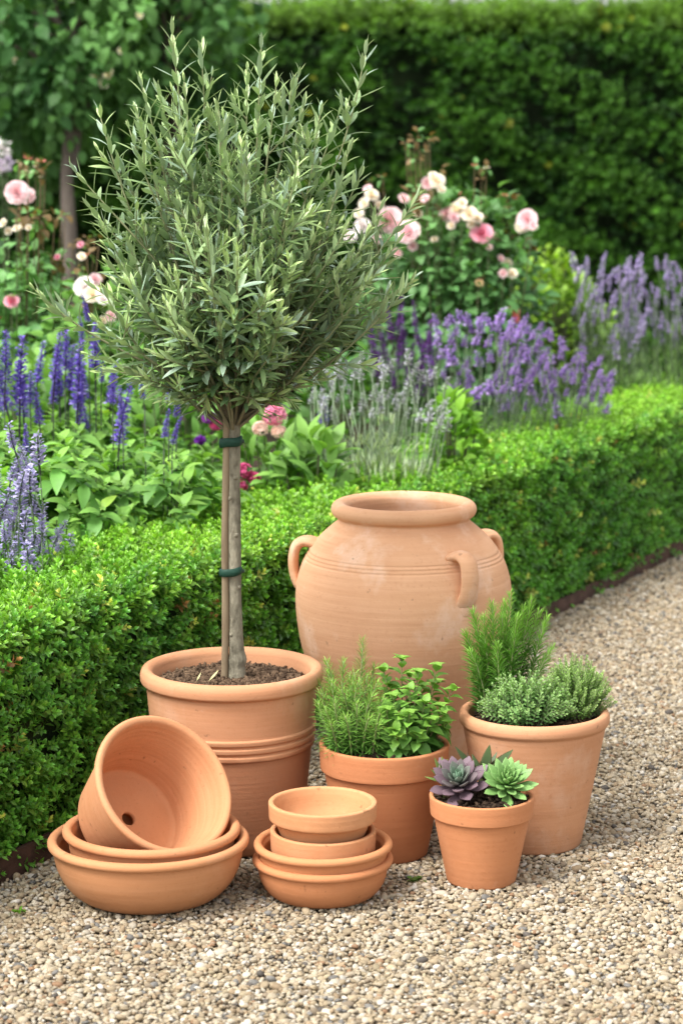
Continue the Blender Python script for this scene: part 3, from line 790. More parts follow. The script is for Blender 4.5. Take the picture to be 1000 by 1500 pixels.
# leafy mounds
def shrub(name, label, cat, px, Y, top_px, rx, col, tcol, seed, n=700, leaf=OVAL, ls=.035, group=None, mat=None, low=0.0):
    r = np.random.default_rng(seed); b = ground_at(px, Y); h = zat(Y, top_px)
    root = thing(name, label, cat, b, group)
    A = Acc(); S = Acc()
    th = r.uniform(0, 2 * PI, n); cz = r.uniform(-.1, 1, n); rr = r.uniform(.72, 1.04, n)
    sx = np.sqrt(np.clip(1 - cz ** 2, 0, 1)); dirs = np.stack([np.cos(th) * sx, np.sin(th) * sx, cz], 1)
    lum = 1 + .16 * smooth_noise(dirs, 3.2, seed)
    cen = b + np.array([0, 0, h * .42]); P = cen + dirs * rr[:, None] * lum[:, None] * np.array([rx, rx, h * .58])
    P[:, 2] = np.maximum(P[:, 2], low)
    for i in range(0, n, 8):
        S.tube(bez(b + (P[i] - b) * [.2, .2, 0], b + (P[i] - b) * [.5, .5, .6], P[i], 5), np.linspace(.004, .0015, 5), np.array([.07, .08, .035]), 4)
    d = unit(dirs * .9 + rdir(n, r) * .55 + np.array([0, 0, .12])); nn = unit(dirs + np.array([0, 0, .9]) + rdir(n, r) * .3)
    f = np.clip(.5 + .5 * dirs[:, 2] + r.normal(0, .2, n), 0, 1)[:, None] * np.clip((rr - .6) / .4, .2, 1)[:, None]
    c = (np.asarray(col)[None] * (1 - f) + np.asarray(tcol)[None] * f) * np.exp(r.normal(0, .15, (n, 1)))
    A.inst(leaf, P, d, nn, ls * r.uniform(.7, 1.2, n), c)
    A.build('leaves', mat or M_leaf, root, b); S.build('stems', M_stem, root, b)
    return root, b, h
shrub('lime_shrub', 'rounded lime green shrub between the rose bush and the tall pale lavender', 'shrub', 798, 7.3, 384, .23, lin(92, 136, 36), lin(140, 176, 54), 81, 3400, OVAL, .029)
shrub('leafy_plant', 'fresh green leafy plant between the grey lavender and the bright purple lavender', 'plant', 662, 5.3, 578, .085, lin(88, 140, 48), lin(134, 182, 64), 82, 420, OVAL, .038)
shrub('leafy_plant', 'dark leafy plant low down behind the deep purple salvia, under the rose bush', 'plant', 560, 6.4, 520, .28, lin(54, 92, 40), lin(86, 130, 54), 83, 900, OVAL, .04)
shrub('leafy_plant', 'mid green leafy plant behind the sparse short salvia spikes, close to the olive stem', 'plant', 262, 5.4, 572, .19, lin(74, 122, 54), lin(128, 172, 84), 84, 620, SAGE, .06)
shrub('leafy_plant', 'light green leafy plant behind the fullest cluster of violet spikes', 'plant', 105, 5.6, 520, .30, lin(78, 124, 58), lin(132, 174, 88), 85, 950, OVAL, .055)
# pink phlox behind the olive stem
def phlox(px, Y, top, rx, clusters, label, seed, col, tcol, group):
    r = np.random.default_rng(seed)
    root, b, h = shrub('phlox', label, 'flowering plant', px, Y, top, rx, col, tcol, seed, 330, SAGE, .058, group)
    for (cx, cy, rad, c1) in clusters:
        A = Acc(); p = D(cx, cy, Y - rx * .5); R = .72 * rad / ppm(p); m = 30
        dd = rdir(m, r); dd[:, 1] = -np.abs(dd[:, 1]); q = p + dd * R * np.array([1, .6, .8])
        for k in range(m):
            u = unit(np.cross(dd[k], [.2, .1, .9])); v = np.cross(dd[k], u); a = np.arange(5) * 2 * PI / 5
            A.inst(FLORET, np.repeat(q[k][None], 5, 0), np.cos(a)[:, None] * u + np.sin(a)[:, None] * v + .2 * dd[k], dd[k], .0085, c1 * math.exp(r.normal(0, .12)))
        A.build('flower_head', M_petal, root, b)
PK = lin(206, 92, 140); PK2 = lin(232, 150, 178); CRM = lin(240, 214, 200)
phlox(400, 5.0, 610, .13, [(402, 608, 22, PK2), (382, 628, 13, CRM), (408, 632, 11, CRM), (357, 690, 15, PK), (352, 712, 11, PK), (372, 700, 9, PK)],
      'leafy phlox with pink flower heads just behind the olive stem', 91, lin(70, 112, 50), lin(118, 160, 74), 'phlox plants in the bed')
phlox(455, 4.95, 636, .11, [], 'phlox without open flowers between the olive stem and the grey lavender', 92, lin(84, 132, 58), lin(132, 174, 84), 'phlox plants in the bed')
phlox(308, 5.2, 640, .10, [(306, 612, 10, lin(150, 70, 170)), (316, 622, 9, PK), (293, 645, 6, lin(130, 60, 170)), (305, 735, 8, CRM), (290, 745, 6, PK2)],
      'phlox with small magenta and cream flowers between the salvia and the olive stem', 93, lin(78, 120, 52), lin(120, 162, 72), 'phlox plants in the bed')

# roses
ROSELEAF = leaf_t(.66, 4, .40, .14, .32, tip=1.05, base=.9, mid=.9)
PINK = (lin(234, 140, 166), lin(246, 194, 206)); PALEP = (lin(244, 204, 208), lin(250, 228, 228)); CREAM = (lin(248, 236, 204), lin(250, 244, 230)); TAN = (lin(206, 170, 116), lin(224, 200, 156)); SALM = (lin(230, 120, 110), lin(244, 168, 156)); WHT = (lin(246, 240, 236), lin(252, 248, 246)); LIL = (lin(210, 190, 226), lin(232, 220, 240))
def rose_bush(label, px, Y, top, rx, blooms, buds, shoots, seed, n=1000, base_px=None, col=lin(66, 110, 62), tcol=lin(112, 160, 92), group='rose bushes in the bed', lo=.12):
    r = np.random.default_rng(seed); b = ground_at(px, Y); h = zat(Y, top)
    root = thing('rose_bush', label, 'rose bush', b, group)
    A = Acc(); S = Acc()
    th = r.uniform(0, 2 * PI, n); cz = r.uniform(-.95, 1, n); rr = r.uniform(.45, 1.02, n)
    sx = np.sqrt(np.clip(1 - cz ** 2, 0, 1)); dirs = np.stack([np.cos(th) * sx, np.sin(th) * sx, cz], 1)
    lum = 1 + .22 * smooth_noise(dirs, 3.4, seed)
    P = b + np.array([0, 0, (h + lo) / 2]) + dirs * rr[:, None] * lum[:, None] * np.array([rx, rx * .8, (h - lo) / 2])
    d = unit(dirs * .8 + rdir(n, r) * .6 + np.array([0, -.1, -.15])); nn = unit(dirs * .6 + np.array([0, -.25, 1]) + rdir(n, r) * .35)
    f = np.clip(.4 + .5 * dirs[:, 2] + r.normal(0, .25, n), 0, 1)[:, None]
    A.inst(ROSELEAF, P, d, nn, .044 * r.uniform(.65, 1.25, n), (np.asarray(col)[None] * (1 - f) + np.asarray(tcol)[None] * f) * np.exp(r.normal(0, .16, (n, 1))))
    cane = np.array([.085, .10, .045])
    def cane_to(p, red=False, k=5):
        st = b + np.array([(p[0] - b[0]) * .25, (p[1] - b[1]) * .3, .03]); ct = np.array([p[0] * .8 + b[0] * .2, p[1], p[2] * .5])
        Pc = bez(st, ct, p, 9); S.tube(Pc, np.linspace(.004, .0010, 9), np.array([.12, .085, .04]) if red else cane, 5)
        for j in ((5, 6, 7, 7, 8, 8) if red else (5, 6, 7)):
            for s in range(2):
                dd = unit(rdir(1, r)[0] + np.array([0, -.2, .1])); A.inst(ROSELEAF, [Pc[j] + dd * .006], dd, np.array([0, -.2, 1]) + .3 * rdir(1, r)[0], (.024 if j == 8 else .036) * r.uniform(.7, 1.2), (np.array([.20, .13, .05]) if red and j >= 7 and r.random() < .6 else np.asarray(tcol)) * r.uniform(.85, 1.2))
    for (x, y, dm, cc) in blooms:
        yy = Y - rx * r.uniform(.25, .7); p = D(x, y, yy); R = .5 * dm / ppm(p)
        B = Acc(); ax = unit(np.array([r.normal(0, .35), -.9, .55 + r.normal(0, .2)]))
        rose_petals(B, p, ax, R * .82, cc[0], cc[1], r, rings=6 if dm > 22 else 4)
        B.build('bloom', M_petal, root, b); cane_to(p - ax * R * .5, False)
    for (x, y, dm, cc) in buds:
        yy = Y - rx * r.uniform(.0, .5); p = D(x, y, yy); R = .5 * dm / ppm(p)
        B = Acc(); rose_petals(B, p, unit(np.array([r.normal(0, .2), -.2, 1])), R * 1.2, cc[0], cc[0] * .5 + cc[1] * .5, r, rings=2)
        for k in range(4):
            a = k * PI / 2; B.inst(FLORET, [p - [0, 0, R * .9]], (math.cos(a) * .6, math.sin(a) * .6, 1), (-math.cos(a), -math.sin(a), .4), R * 1.5, lin(104, 130, 60))
        B.build('bud', M_petal, root, b); cane_to(p - [0, 0, R * .5], True)
    for (x, y) in shoots: cane_to(D(x, y, Y - rx * r.uniform(-.2, .5)), True)
    A.build('leaves', M_leaf, root, b); S.build('canes', M_stem, root, b)
    return root
rose_bush('big rose bush with cream clusters and pink roses in front of the tall hedge', 664, 6.7, 262, .27,
          [(705, 340, 37, PINK), (596, 338, 40, PALEP), (570, 322, 44, PALEP), (771, 321, 34, PALEP), (762, 332, 22, CREAM), (668, 306, 32, CREAM), (652, 312, 26, PALEP), (686, 312, 26, CREAM), (698, 318, 22, CREAM), (640, 264, 26, CREAM), (626, 268, 22, PALEP), (622, 290, 15, PALEP), (545, 284, 24, CREAM), (532, 297, 20, CREAM), (592, 290, 20, PALEP),
           (742, 386, 22, CREAM), (750, 400, 18, CREAM), (736, 400, 16, PALEP), (704, 405, 20, TAN), (702, 414, 15, TAN), (752, 455, 22, SALM), (756, 466, 16, SALM), (530, 330, 26, WHT), (512, 345, 24, WHT), (636, 350, 14, CREAM), (582, 370, 18, PALEP), (660, 330, 15, CREAM), (612, 312, 18, CREAM), (676, 296, 18, CREAM), (665, 318, 20, PALEP), (646, 276, 16, CREAM), (634, 256, 16, CREAM), (556, 300, 16, CREAM), (538, 276, 16, PALEP), (724, 345, 14, CREAM), (604, 360, 18, PALEP), (756, 392, 16, CREAM), (734, 378, 14, PALEP), (780, 330, 16, PALEP), (690, 328, 16, CREAM), (552, 350, 18, PALEP), (525, 312, 18, CREAM), (716, 362, 12, PALEP)],
          [(695, 241, 9, SALM), (712, 245, 9, CREAM), (739, 285, 9, SALM), (752, 289, 10, SALM), (670, 285, 11, SALM), (776, 357, 10, TAN), (783, 367, 9, SALM), (745, 303, 9, TAN)],
          [(612, 196), (622, 208), (600, 218), (594, 210), (628, 202), (705, 262), (608, 232), (560, 262), (645, 248), (616, 222), (545, 268), (606, 204)], 101, n=3300)
rose_bush('rose bush at the edge with one large soft pink rose and red buds above it', 20, 6.1, 345, .30,
          [(26, 281, 40, PALEP), (40, 286, 28, PALEP), (17, 440, 25, PINK), (4, 326, 16, CREAM), (12, 338, 14, CREAM), (24, 334, 13, CREAM), (34, 330, 12, CREAM), (42, 333, 11, CREAM), (84, 376, 12, PINK), (118, 358, 12, PINK), (0, 464, 14, SALM)],
          [(41, 231, 13, SALM), (61, 235, 13, SALM), (42, 251, 8, CREAM), (53, 243, 8, CREAM), (59, 258, 8, CREAM), (28, 237, 9, CREAM)],
          [(30, 250), (66, 250), (96, 314), (118, 358), (140, 345), (146, 352), (108, 355), (128, 350), (90, 318), (80, 318)], 102, n=1900, col=lin(72, 122, 66), tcol=lin(122, 172, 100))
rose_bush('lower rose bush with creamy white roses, half hidden by the olive crown', 165, 5.8, 400, .24,
          [(122, 418, 34, WHT), (136, 430, 30, CREAM), (152, 436, 26, WHT), (140, 408, 22, PALEP), (120, 375, 16, CREAM), (163, 463, 20, PALEP), (152, 468, 16, CREAM), (238, 470, 14, PALEP)],
          [(128, 372, 8, SALM)], [(115, 392), (150, 398)], 103, n=900, col=lin(64, 108, 46), tcol=lin(116, 160, 70))
# white-lilac flower heads far off at the edge
def far_flowers():
    r = np.random.default_rng(7); Y = 7.6; b = ground_at(0, Y)
    root = thing('lilac_bush', 'distant bush with white and pale lilac heads in shade behind the pink rose', 'flowering plant', b)
    S = Acc(); L = Acc()
    for (x, y, dm, c) in [(4, 217, 26, WHT), (10, 240, 20, LIL), (3, 246, 18, WHT), (-14, 230, 26, LIL)]:
        p = D(x, y, Y); R = .5 * dm / ppm(p); A = Acc()
        dd = rdir(60, r); A.inst(FLORET, p + dd * R * .7, dd + .6 * rdir(60, r), rdir(60, r), R * .6, c[1] * .95)
        A.build('flower_head', M_petal, root, b); S.tube(bez(b + [0, 0, 0], np.array([p[0], Y, p[2] * .5]), p, 7), .004, np.array([.07, .1, .04]), 5)
        m = 26; t = r.uniform(.3, .95, m)[:, None]; L.inst(OVAL, b + (p - b) * t + r.normal(0, .04, (m, 3)), rdir(m, r), [0, 0, 1], .055, lin(52, 88, 44))
    S.build('stems', M_stem, root, b); L.build('leaves', M_leaf, root, b)
far_flowers()

# ------------------------------------------------------------------ terracotta pots
def fillet(pts, rads, seg=5):
    pts = [np.array(p, float) for p in pts]; out = [pts[0]]
    for i in range(1, len(pts) - 1):
        r = rads[i] if isinstance(rads, (list, tuple)) else rads
        a, p, c = pts[i - 1], pts[i], pts[i + 1]
        u, v = a - p, c - p; lu, lv = np.linalg.norm(u), np.linalg.norm(v)
        r = min(r, lu * .48, lv * .48)
        if r < 1e-5: out.append(p); continue
        u, v = u / lu, v / lv
        for k in range(seg + 1):
            t = k / seg; out.append((1 - t) ** 2 * (p + u * r) + 2 * t * (1 - t) * p + t * t * (p + v * r))
    out.append(pts[-1]); return np.array(out)
def densify(P, step):
    out = [P[0]]
    for a, b in zip(P[:-1], P[1:]):
        n = max(1, int(np.linalg.norm(b - a) / step))
        for k in range(1, n + 1): out.append(a + (b - a) * k / n)
    return np.array(out)
def lathe(A, prof, seg=112, wob=.0006, seed=0, loop=False):
    """profile (r,z) walked outside-bottom -> rim -> inside"""
    prof = np.asarray(prof); m = len(prof); a = np.arange(seg) * 2 * PI / seg
    r = np.random.default_rng(seed); ph = r.uniform(0, 6.28, 4)
    w_ = 1 + wob / .1 * (np.sin(2 * a + ph[0]) + .5 * np.sin(3 * a + ph[1]))
    R = prof[:, 0][:, None] * w_[None]
    V = np.stack([R * np.cos(a), R * np.sin(a), np.repeat(prof[:, 1][:, None], seg, 1) + .25 * wob * np.sin(2 * a + ph[2])[None] * (prof[:, 1] > .02)[:, None]], -1).reshape(-1, 3)
    n = m if loop else m - 1
    i = (np.arange(n) * seg)[:, None]; i2 = (((np.arange(n) + 1) % m) * seg)[:, None]; j = np.arange(seg)[None]; j2 = (j + 1) % seg
    A.raw(V, np.stack([i + j, i + j2, i2 + j2, i2 + j], -1).reshape(-1, 4), np.ones(3))
class Pot:
    """photo measurements: base centre (cx, cy); radii and heights in photo pixels"""
    def __init__(s, cx, cy, Y=None):
        s.p = G(cx, cy) if Y is None else ground_at(cx, Y)
        s.k = 1 / ppm(s.p + [0, 0, .1]); s.y = s.p[1]
    def r(s, px): return px * s.k
    def z(s, py): return zat(s.y, py)
E = 1e-4
def soil_disc(root, R, z, seed, chips=0, bump=.006, mat=None, mound=.008, col=((.045, .028, .018), (.16, .105, .065))):
    A = Acc(); r = np.random.default_rng(seed); nr, na = 14, 48
    V = [(0, 0, z + mound)]
    for i in range(1, nr + 1):
        for j in range(na):
            q = i / nr; V.append((R * q * math.cos(2 * PI * j / na), R * q * math.sin(2 * PI * j / na), z + mound * (1 - q * q)))
    V = np.array(V); V[:, 2] += bump * smooth_noise(V, 70, seed, 3)
    T = [(0, 1 + j, 1 + (j + 1) % na) for j in range(na)]
    Q = [(1 + (i - 1) * na + j, 1 + i * na + j, 1 + i * na + (j + 1) % na, 1 + (i - 1) * na + (j + 1) % na) for i in range(1, nr) for j in range(na)]
    A.raw(V, Q, np.ones(3)); A.F.setdefault(3, []).append(np.array(T))
    o = A.build('soil', mat or M_soil, root)
    if chips:
        B = Acc(); Vb, Fb = ico(1); Vb = np.sign(Vb) * np.abs(Vb) ** .6
        a = r.uniform(0, 2 * PI, chips); q = np.sqrt(r.random(chips)) * R * .96
        P = np.stack([q * np.cos(a), q * np.sin(a), z + mound * (1 - (q / R) ** 2) + r.uniform(0, .006, chips)], 1)
        y = rdir(chips, r); y[:, 2] *= .5
        L = r.uniform(.003, .010, chips); sc = np.stack([L * r.uniform(.2, .45, chips), L, L * r.uniform(.15, .35, chips)], 1)
        t = r.random((chips, 1)); c = np.array(col[0]) * (1 - t) + np.array(col[1]) * t
        B.inst((Vb, Fb, np.ones(len(Vb))), P, y, rdir(chips, r), sc, c)
        B.build('bark_chips', M_chip, root)
    return o

TC_A = (.70, .415, .25); TC_B = (.58, .305, .17); TC_C = (.56, .250, .115); TC_D = (.58, .262, .125)
# the big jar
J = Pot(589, 1140)
def big_jar():
    root = thing('terracotta_jar', 'big-bellied terracotta storage jar with looped handles and an empty wide mouth', 'jar', J.p)
    o = [(E, 1140), (78, 1140), (86, 1133), (95, 1100), (116, 1035), (134, 985), (147, 945), (154, 905), (156, 872), (153, 845), (144, 818), (128, 793), (110, 775), (97, 764), (93.5, 759)]
    P = [(J.r(a), J.z(b)) for a, b in o]; P = np.array(P); P[0:2, 1] = 0
    # smooth the belly with a Catmull-Rom pass
    def cr(P, n=5):
        out = []
        for i in range(len(P) - 1):
            p0, p1, p2, p3 = P[max(i - 1, 0)], P[i], P[i + 1], P[min(i + 2, len(P) - 1)]
            for k in range(n):
                t = k / n; out.append(.5 * (2 * p1 + (p2 - p0) * t + (2 * p0 - 5 * p1 + 4 * p2 - p3) * t * t + (3 * p1 - p0 - 3 * p2 + p3) * t ** 3))
        out.append(P[-1]); return np.array(out)
    body = np.concatenate([[P[0], P[1]], cr(P[2:])])
    # scored rings on the shoulder
    zr = [J.z(806), J.z(811), J.z(816)]
    body = densify(body, .0014)
    for z in zr:
        g = np.exp(-((body[:, 1] - z) / .0014) ** 2); body[:, 0] -= .0016 * g * (body[:, 1] > .1)
    body = body.tolist()
    # rolled rim
    rc, zc, ra, rb = J.r(93), J.z(745), J.r(11.5), J.r(11.5)
    rim = [(rc + ra * math.cos(a), zc + rb * math.sin(a)) for a in np.linspace(-math.radians(68), math.radians(188), 26)]
    inner = [(J.r(83), J.z(757)), (J.r(84), J.z(766)), (J.r(98), J.z(782)), (J.r(122), J.z(805)), (J.r(143), J.z(850)), (J.r(145), J.z(880)), (J.r(135), J.z(950)), (J.r(110), J.z(1030)), (J.r(80), J.z(1120)), (E, J.z(1122))]
    inner = densify(np.array(inner), .004)
    inner[:, 0] += .0012 * np.sin(inner[:, 1] * 420)
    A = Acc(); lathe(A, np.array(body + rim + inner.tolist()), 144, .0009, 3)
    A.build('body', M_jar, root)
    for az in (-94, 34, 118):
        # az measured from the direction facing the camera, towards the right of the photo
        H = Acc(); a = math.radians(az); rd = np.array([math.sin(a), -math.cos(a), 0]); tg = np.array([math.cos(a), math.sin(a), 0])
        pts = np.array([(106, 808), (120, 801), (131, 796), (140, 794), (149, 796), (155.5, 802), (158.5, 812), (159.5, 824), (158.5, 836), (156, 847), (151, 858), (142, 867), (130, 873)], float)
        pts = cr(np.array([(J.r(x), J.z(y)) for x, y in pts]), 4); m = len(pts); k = 14
        t = np.gradient(pts, axis=0); t /= np.linalg.norm(t, axis=1, keepdims=True); V = []
        for i in range(m):
            q = i / (m - 1); fl = 1 + .40 * math.exp(-((q - .14) / .12) ** 2) + .22 * math.exp(-((q - .84) / .10) ** 2)
            wv, th = J.r(14.5) * fl, J.r(7.0) * (1 + .15 * math.exp(-((q - .14) / .12) ** 2))
            nr = np.array([t[i][1], -t[i][0]])
            for j in range(k):
                an = 2 * PI * j / k; cw = math.cos(an) * wv; ch = math.sin(an) * th * (1 - .12 * math.cos(2 * an))
                rr, zz = pts[i] + nr * ch
                V.append(rd * rr + tg * cw + np.array([0, 0, zz]))
        Q = [(i * k + j, i * k + (j + 1) % k, (i + 1) * k + (j + 1) % k, (i + 1) * k + j) for i in range(m - 1) for j in range(k)]
        H.raw(V, Q, np.ones(3))
        Vi, Fi = ico(3)
        for rp, zp, tw_, tn_, tv_ in ((150.5, 866, 14, 5.5, 16), (131, 803, 19, 5.5, 8)):
            H.inst((Vi, Fi, np.ones(len(Vi))), [rd * J.r(rp) + [0, 0, J.z(zp)]], [0, 0, 1], rd, np.array([[J.r(tw_), J.r(tv_), J.r(tn_)]]), np.ones(3))
        H.build('handle', M_jar, root)
    return root
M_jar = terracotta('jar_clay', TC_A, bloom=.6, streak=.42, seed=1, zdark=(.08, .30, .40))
big_jar()

OP = Pot(342, 1227)
def olive_pot():
    root = thing('plant_pot', 'large terracotta pot with three raised bands holding the olive tree', 'plant pot', OP.p, 'terracotta pots')
    R, Z = OP.r, OP.z
    def rad(py): return 102 + (126 - 102) * (1227 - py) / (1227 - 1000)
    pts = [(E, 0), (R(97), 0), (R(rad(1213)), Z(1213)), (R(rad(1092)), Z(1092))]
    rads = [0, .006, .004, .002]
    for c in (1083, 1071.5, 1060):
        w_ = 4.6
        for y, e, rr in ((c + w_, .3, .001), (c + w_ * .7, 3.4, .002), (c - w_ * .7, 3.6, .002), (c - w_, .3, .001)):
            pts.append((R(rad(y) + e), Z(y))); rads.append(rr)
    pts += [(R(125), Z(1003)), (R(126), Z(999)), (R(133), Z(996)), (R(134.5), Z(985)), (R(131), Z(976)), (R(123), Z(974)), (R(115), Z(980)), (R(112), Z(1000)), (R(105), Z(1060)), (E, Z(1062))]
    rads += [.003, .002, .006, .006, .006, .006, .006, .01, .004, 0]
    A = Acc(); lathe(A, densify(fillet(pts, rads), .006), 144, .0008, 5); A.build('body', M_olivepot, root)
    s = soil_disc(root, R(111.5), Z(1001), 7, chips=2600, bump=.006, mound=.006)
    return root
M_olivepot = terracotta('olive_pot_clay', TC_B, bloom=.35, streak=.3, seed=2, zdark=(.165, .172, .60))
olive_pot()

def lipped_pot(P, rim_r, rim_y, lip_h, lip_step, base_r, soil_y, mat, root, wall=8, seed=0, lip_taper=2.0, hole=False, base_z=0.0, seg=120, inner_floor=None):
    """classic flower pot with an upright lip; py for heights"""
    R, Z = P.r, P.z
    zr = Z(rim_y); zl = Z(rim_y + lip_h)
    rl = rim_r - lip_taper
    rb_top = rl - lip_step
    pts = [(E, base_z), (R(base_r), base_z), (R(rb_top), zl - .001), (R(rl), zl), (R(rim_r), zr), (R(rim_r - wall), zr), (R(rb_top - wall), zl), (R(base_r - wall * .5), base_z + .018), (E, base_z + .018)]
    if inner_floor is not None: pts[-3] = (R(rb_top - wall + 1), zl); pts[-2] = (R(base_r - 3), inner_floor); pts[-1] = (E, inner_floor)
    rads = [0, .004, .0012, .004, .0035, .0035, .01, .008, 0]
    A = Acc(); lathe(A, densify(fillet(pts, rads), .005), seg, .0006, seed); return A.build('body', mat, root)

# herb pot in the middle
HPOT = Pot(561.5, 1248)
M_c1 = terracotta('herb_pot_clay', (.55, .240, .112), bloom=.08, streak=.22, seed=3, zdark=(.08, .19, .35)); M_c2 = terracotta('small_pot_clay', TC_D, bloom=.12, streak=.2, seed=4, dirt=.3)
M_c3 = terracotta('round_rim_clay', (.60, .32, .18), bloom=.50, streak=.3, seed=5)
rt = thing('plant_pot', 'lipped orange terracotta pot planted with rosemary and mint', 'plant pot', HPOT.p, 'terracotta pots')
lipped_pot(HPOT, 95, 1087, 38, 5, 64, 1100, M_c1, rt, seed=6); soil_disc(rt, HPOT.r(84), HPOT.z(1098), 8, chips=420, col=((.01, .007, .005), (.05, .035, .022)))
SPOT = Pot(704.3, 1289)
rt = thing('plant_pot', 'small lipped terracotta pot filled with succulent rosettes', 'plant pot', SPOT.p, 'terracotta pots')
lipped_pot(SPOT, 77.3, 1163, 29, 4.5, 50.5, 1172, M_c2, rt, wall=6, seed=7); soil_disc(rt, SPOT.r(68), SPOT.z(1171), 9, chips=260, col=((.01, .007, .005), (.06, .04, .025)))
RPOT = Pot(779, 1233)
def right_pot():
    root = thing('plant_pot', 'tapered pale terracotta pot with a rolled rim, planted with upright rosemary and thyme', 'plant pot', RPOT.p, 'terracotta pots')
    R, Z = RPOT.r, RPOT.z
    pts = [(E, 0), (R(71), 0), (R(104), Z(1064)), (R(105), Z(1060)), (R(109.5), Z(1056)), (R(110.8), Z(1048)), (R(108), Z(1040)), (R(101), Z(1038)), (R(96), Z(1043)), (R(94), Z(1065)), (R(66), .02), (E, .02)]
    rads = [0, .006, .003, .003, .005, .005, .005, .005, .005, .01, .006, 0]
    A = Acc(); lathe(A, densify(fillet(pts, rads), .006), 132, .0008, 9); A.build('body', M_c3, root)
    soil_disc(root, R(94), Z(1056), 10, chips=520, col=((.012, .008, .006), (.07, .045, .028)))
right_pot()

# shallow bowls: the pair under the tipped pot, and the pair under the pans
def bowl(P, label, rim_r, rim_y, base_r, base_z, mat, seed, dx=0.0, dy=0.0, bead=7.5, floor_z=None, group='shallow terracotta bowls', belly=.80, tilt=(0, 0)):
    R, Z = P.r, P.z
    root = thing('terracotta_bowl', label, 'bowl', P.p + np.array([dx, dy, base_z]), group)
    root.rotation_euler = (tilt[0], tilt[1], 0)
    zr = Z(rim_y) - base_z; b = R(bead); rr = R(rim_r); rb = R(base_r)
    pts = [(E, 0), (rb, 0)]
    n = 14                                             # rounded flank
    for i in range(1, n + 1):
        t = i / n * PI / 2; ex = rb + (rr - b * 1.15 - rb) * math.sin(t) ** .9; ez = (zr - b * .9) * (1 - math.cos(t)) ** (.86)
        pts.append((ex, ez))
    pts += [(rr - b * .35, zr - b * .8)]
    pts += [(rr - b + b * math.cos(a), zr - b * .1 + b * .95 * math.sin(a)) for a in np.linspace(-.55, PI, 12)]
    wl = R(8.5)
    for i in range(n, 0, -1):
        t = i / n * PI / 2; ex = rb - wl * .2 + (rr - b * 1.15 - wl - rb + wl * .2) * math.sin(t) ** .9; ez = wl + (zr - b * .9 - wl) * (1 - math.cos(t)) ** .86
        pts.append((ex, ez))
    pts += [(E, wl)]
    A = Acc(); lathe(A, densify(fillet(pts, .0015, 3), .006), 132, .0008, seed); A.build('body', mat, root)
    return root
BW1 = Pot(219, 1313)
M_b1 = terracotta('bowl_clay', (.57, .285, .140), bloom=.16, streak=.3, seed=6); M_b2 = terracotta('bowl_clay_two', (.57, .275, .135), bloom=.12, streak=.25, seed=7)
M_b3 = terracotta('bowl_clay_three', TC_C, bloom=.10, streak=.25, seed=8); M_b4 = terracotta('bowl_clay_four', (.57, .268, .125), bloom=.08, streak=.2, seed=9)
M_b5 = terracotta('pan_clay', (.62, .32, .16), bloom=.12, streak=.15, seed=10); M_b6 = terracotta('pan_clay_two', (.60, .30, .148), bloom=.12, streak=.15, seed=11)
M_b7 = terracotta('tipped_pot_clay', (.60, .30, .155), bloom=.10, streak=.4, seed=12, dirt=0)
bowl(BW1, 'widest terracotta bowl, standing on the gravel under the tipped pot', 146.5, 1229, 78, 0, M_b1, 11)
bowl(BW1, 'terracotta bowl nested in the widest bowl, cradling the tipped pot', 129.5, 1215, 62, BW1.r(9.5), M_b2, 12, dx=BW1.r(4.5), dy=.002)
BW2 = Pot(473, 1309)
bowl(BW2, 'flattish terracotta bowl on the gravel at the bottom of the stack of four', 103.8, 1257, 66, 0, M_b3, 13, bead=6.5)
bowl(BW2, 'terracotta bowl second from the bottom of the stack of four, under the two straight-sided pans', 102.5, 1235, 62, BW2.r(22), M_b4, 14, bead=6.5)
def pan(label, rim_r, rim_y, lip, body_h, base_r, mat, seed, dx):
    P = Pot(473, 1309); zb = P.z(rim_y + lip + body_h)
    root = thing('terracotta_pan', label, 'pot', P.p + np.array([dx, 0, zb]), 'small straight-sided terracotta pans')
    R = P.r; H_ = P.z(rim_y) - zb; zl = P.z(rim_y + lip) - zb
    pts = [(E, 0), (R(base_r), 0), (R(rim_r - 9), zl - .001), (R(rim_r - 1), zl), (R(rim_r), H_), (R(rim_r - 7.5), H_), (R(rim_r - 14), zl + .001), (R(base_r - 4), zl - .011), (E, zl - .011)]
    A = Acc(); lathe(A, densify(fillet(pts, [0, .004, .001, .004, .003, .003, .006, .006, 0]), .004), 120, .0006, seed); A.build('body', mat, root)
pan('lower of the two straight-sided terracotta pans, sitting in the upper bowl of the stack', 78, 1214, 31, 22, 60, M_b6, 15, BW2.r(.5))
pan('topmost pan of the stack, straight-sided and empty with a pale floor', 79.5, 1173, 26, 24, 61, M_b5, 16, -BW2.r(.5))

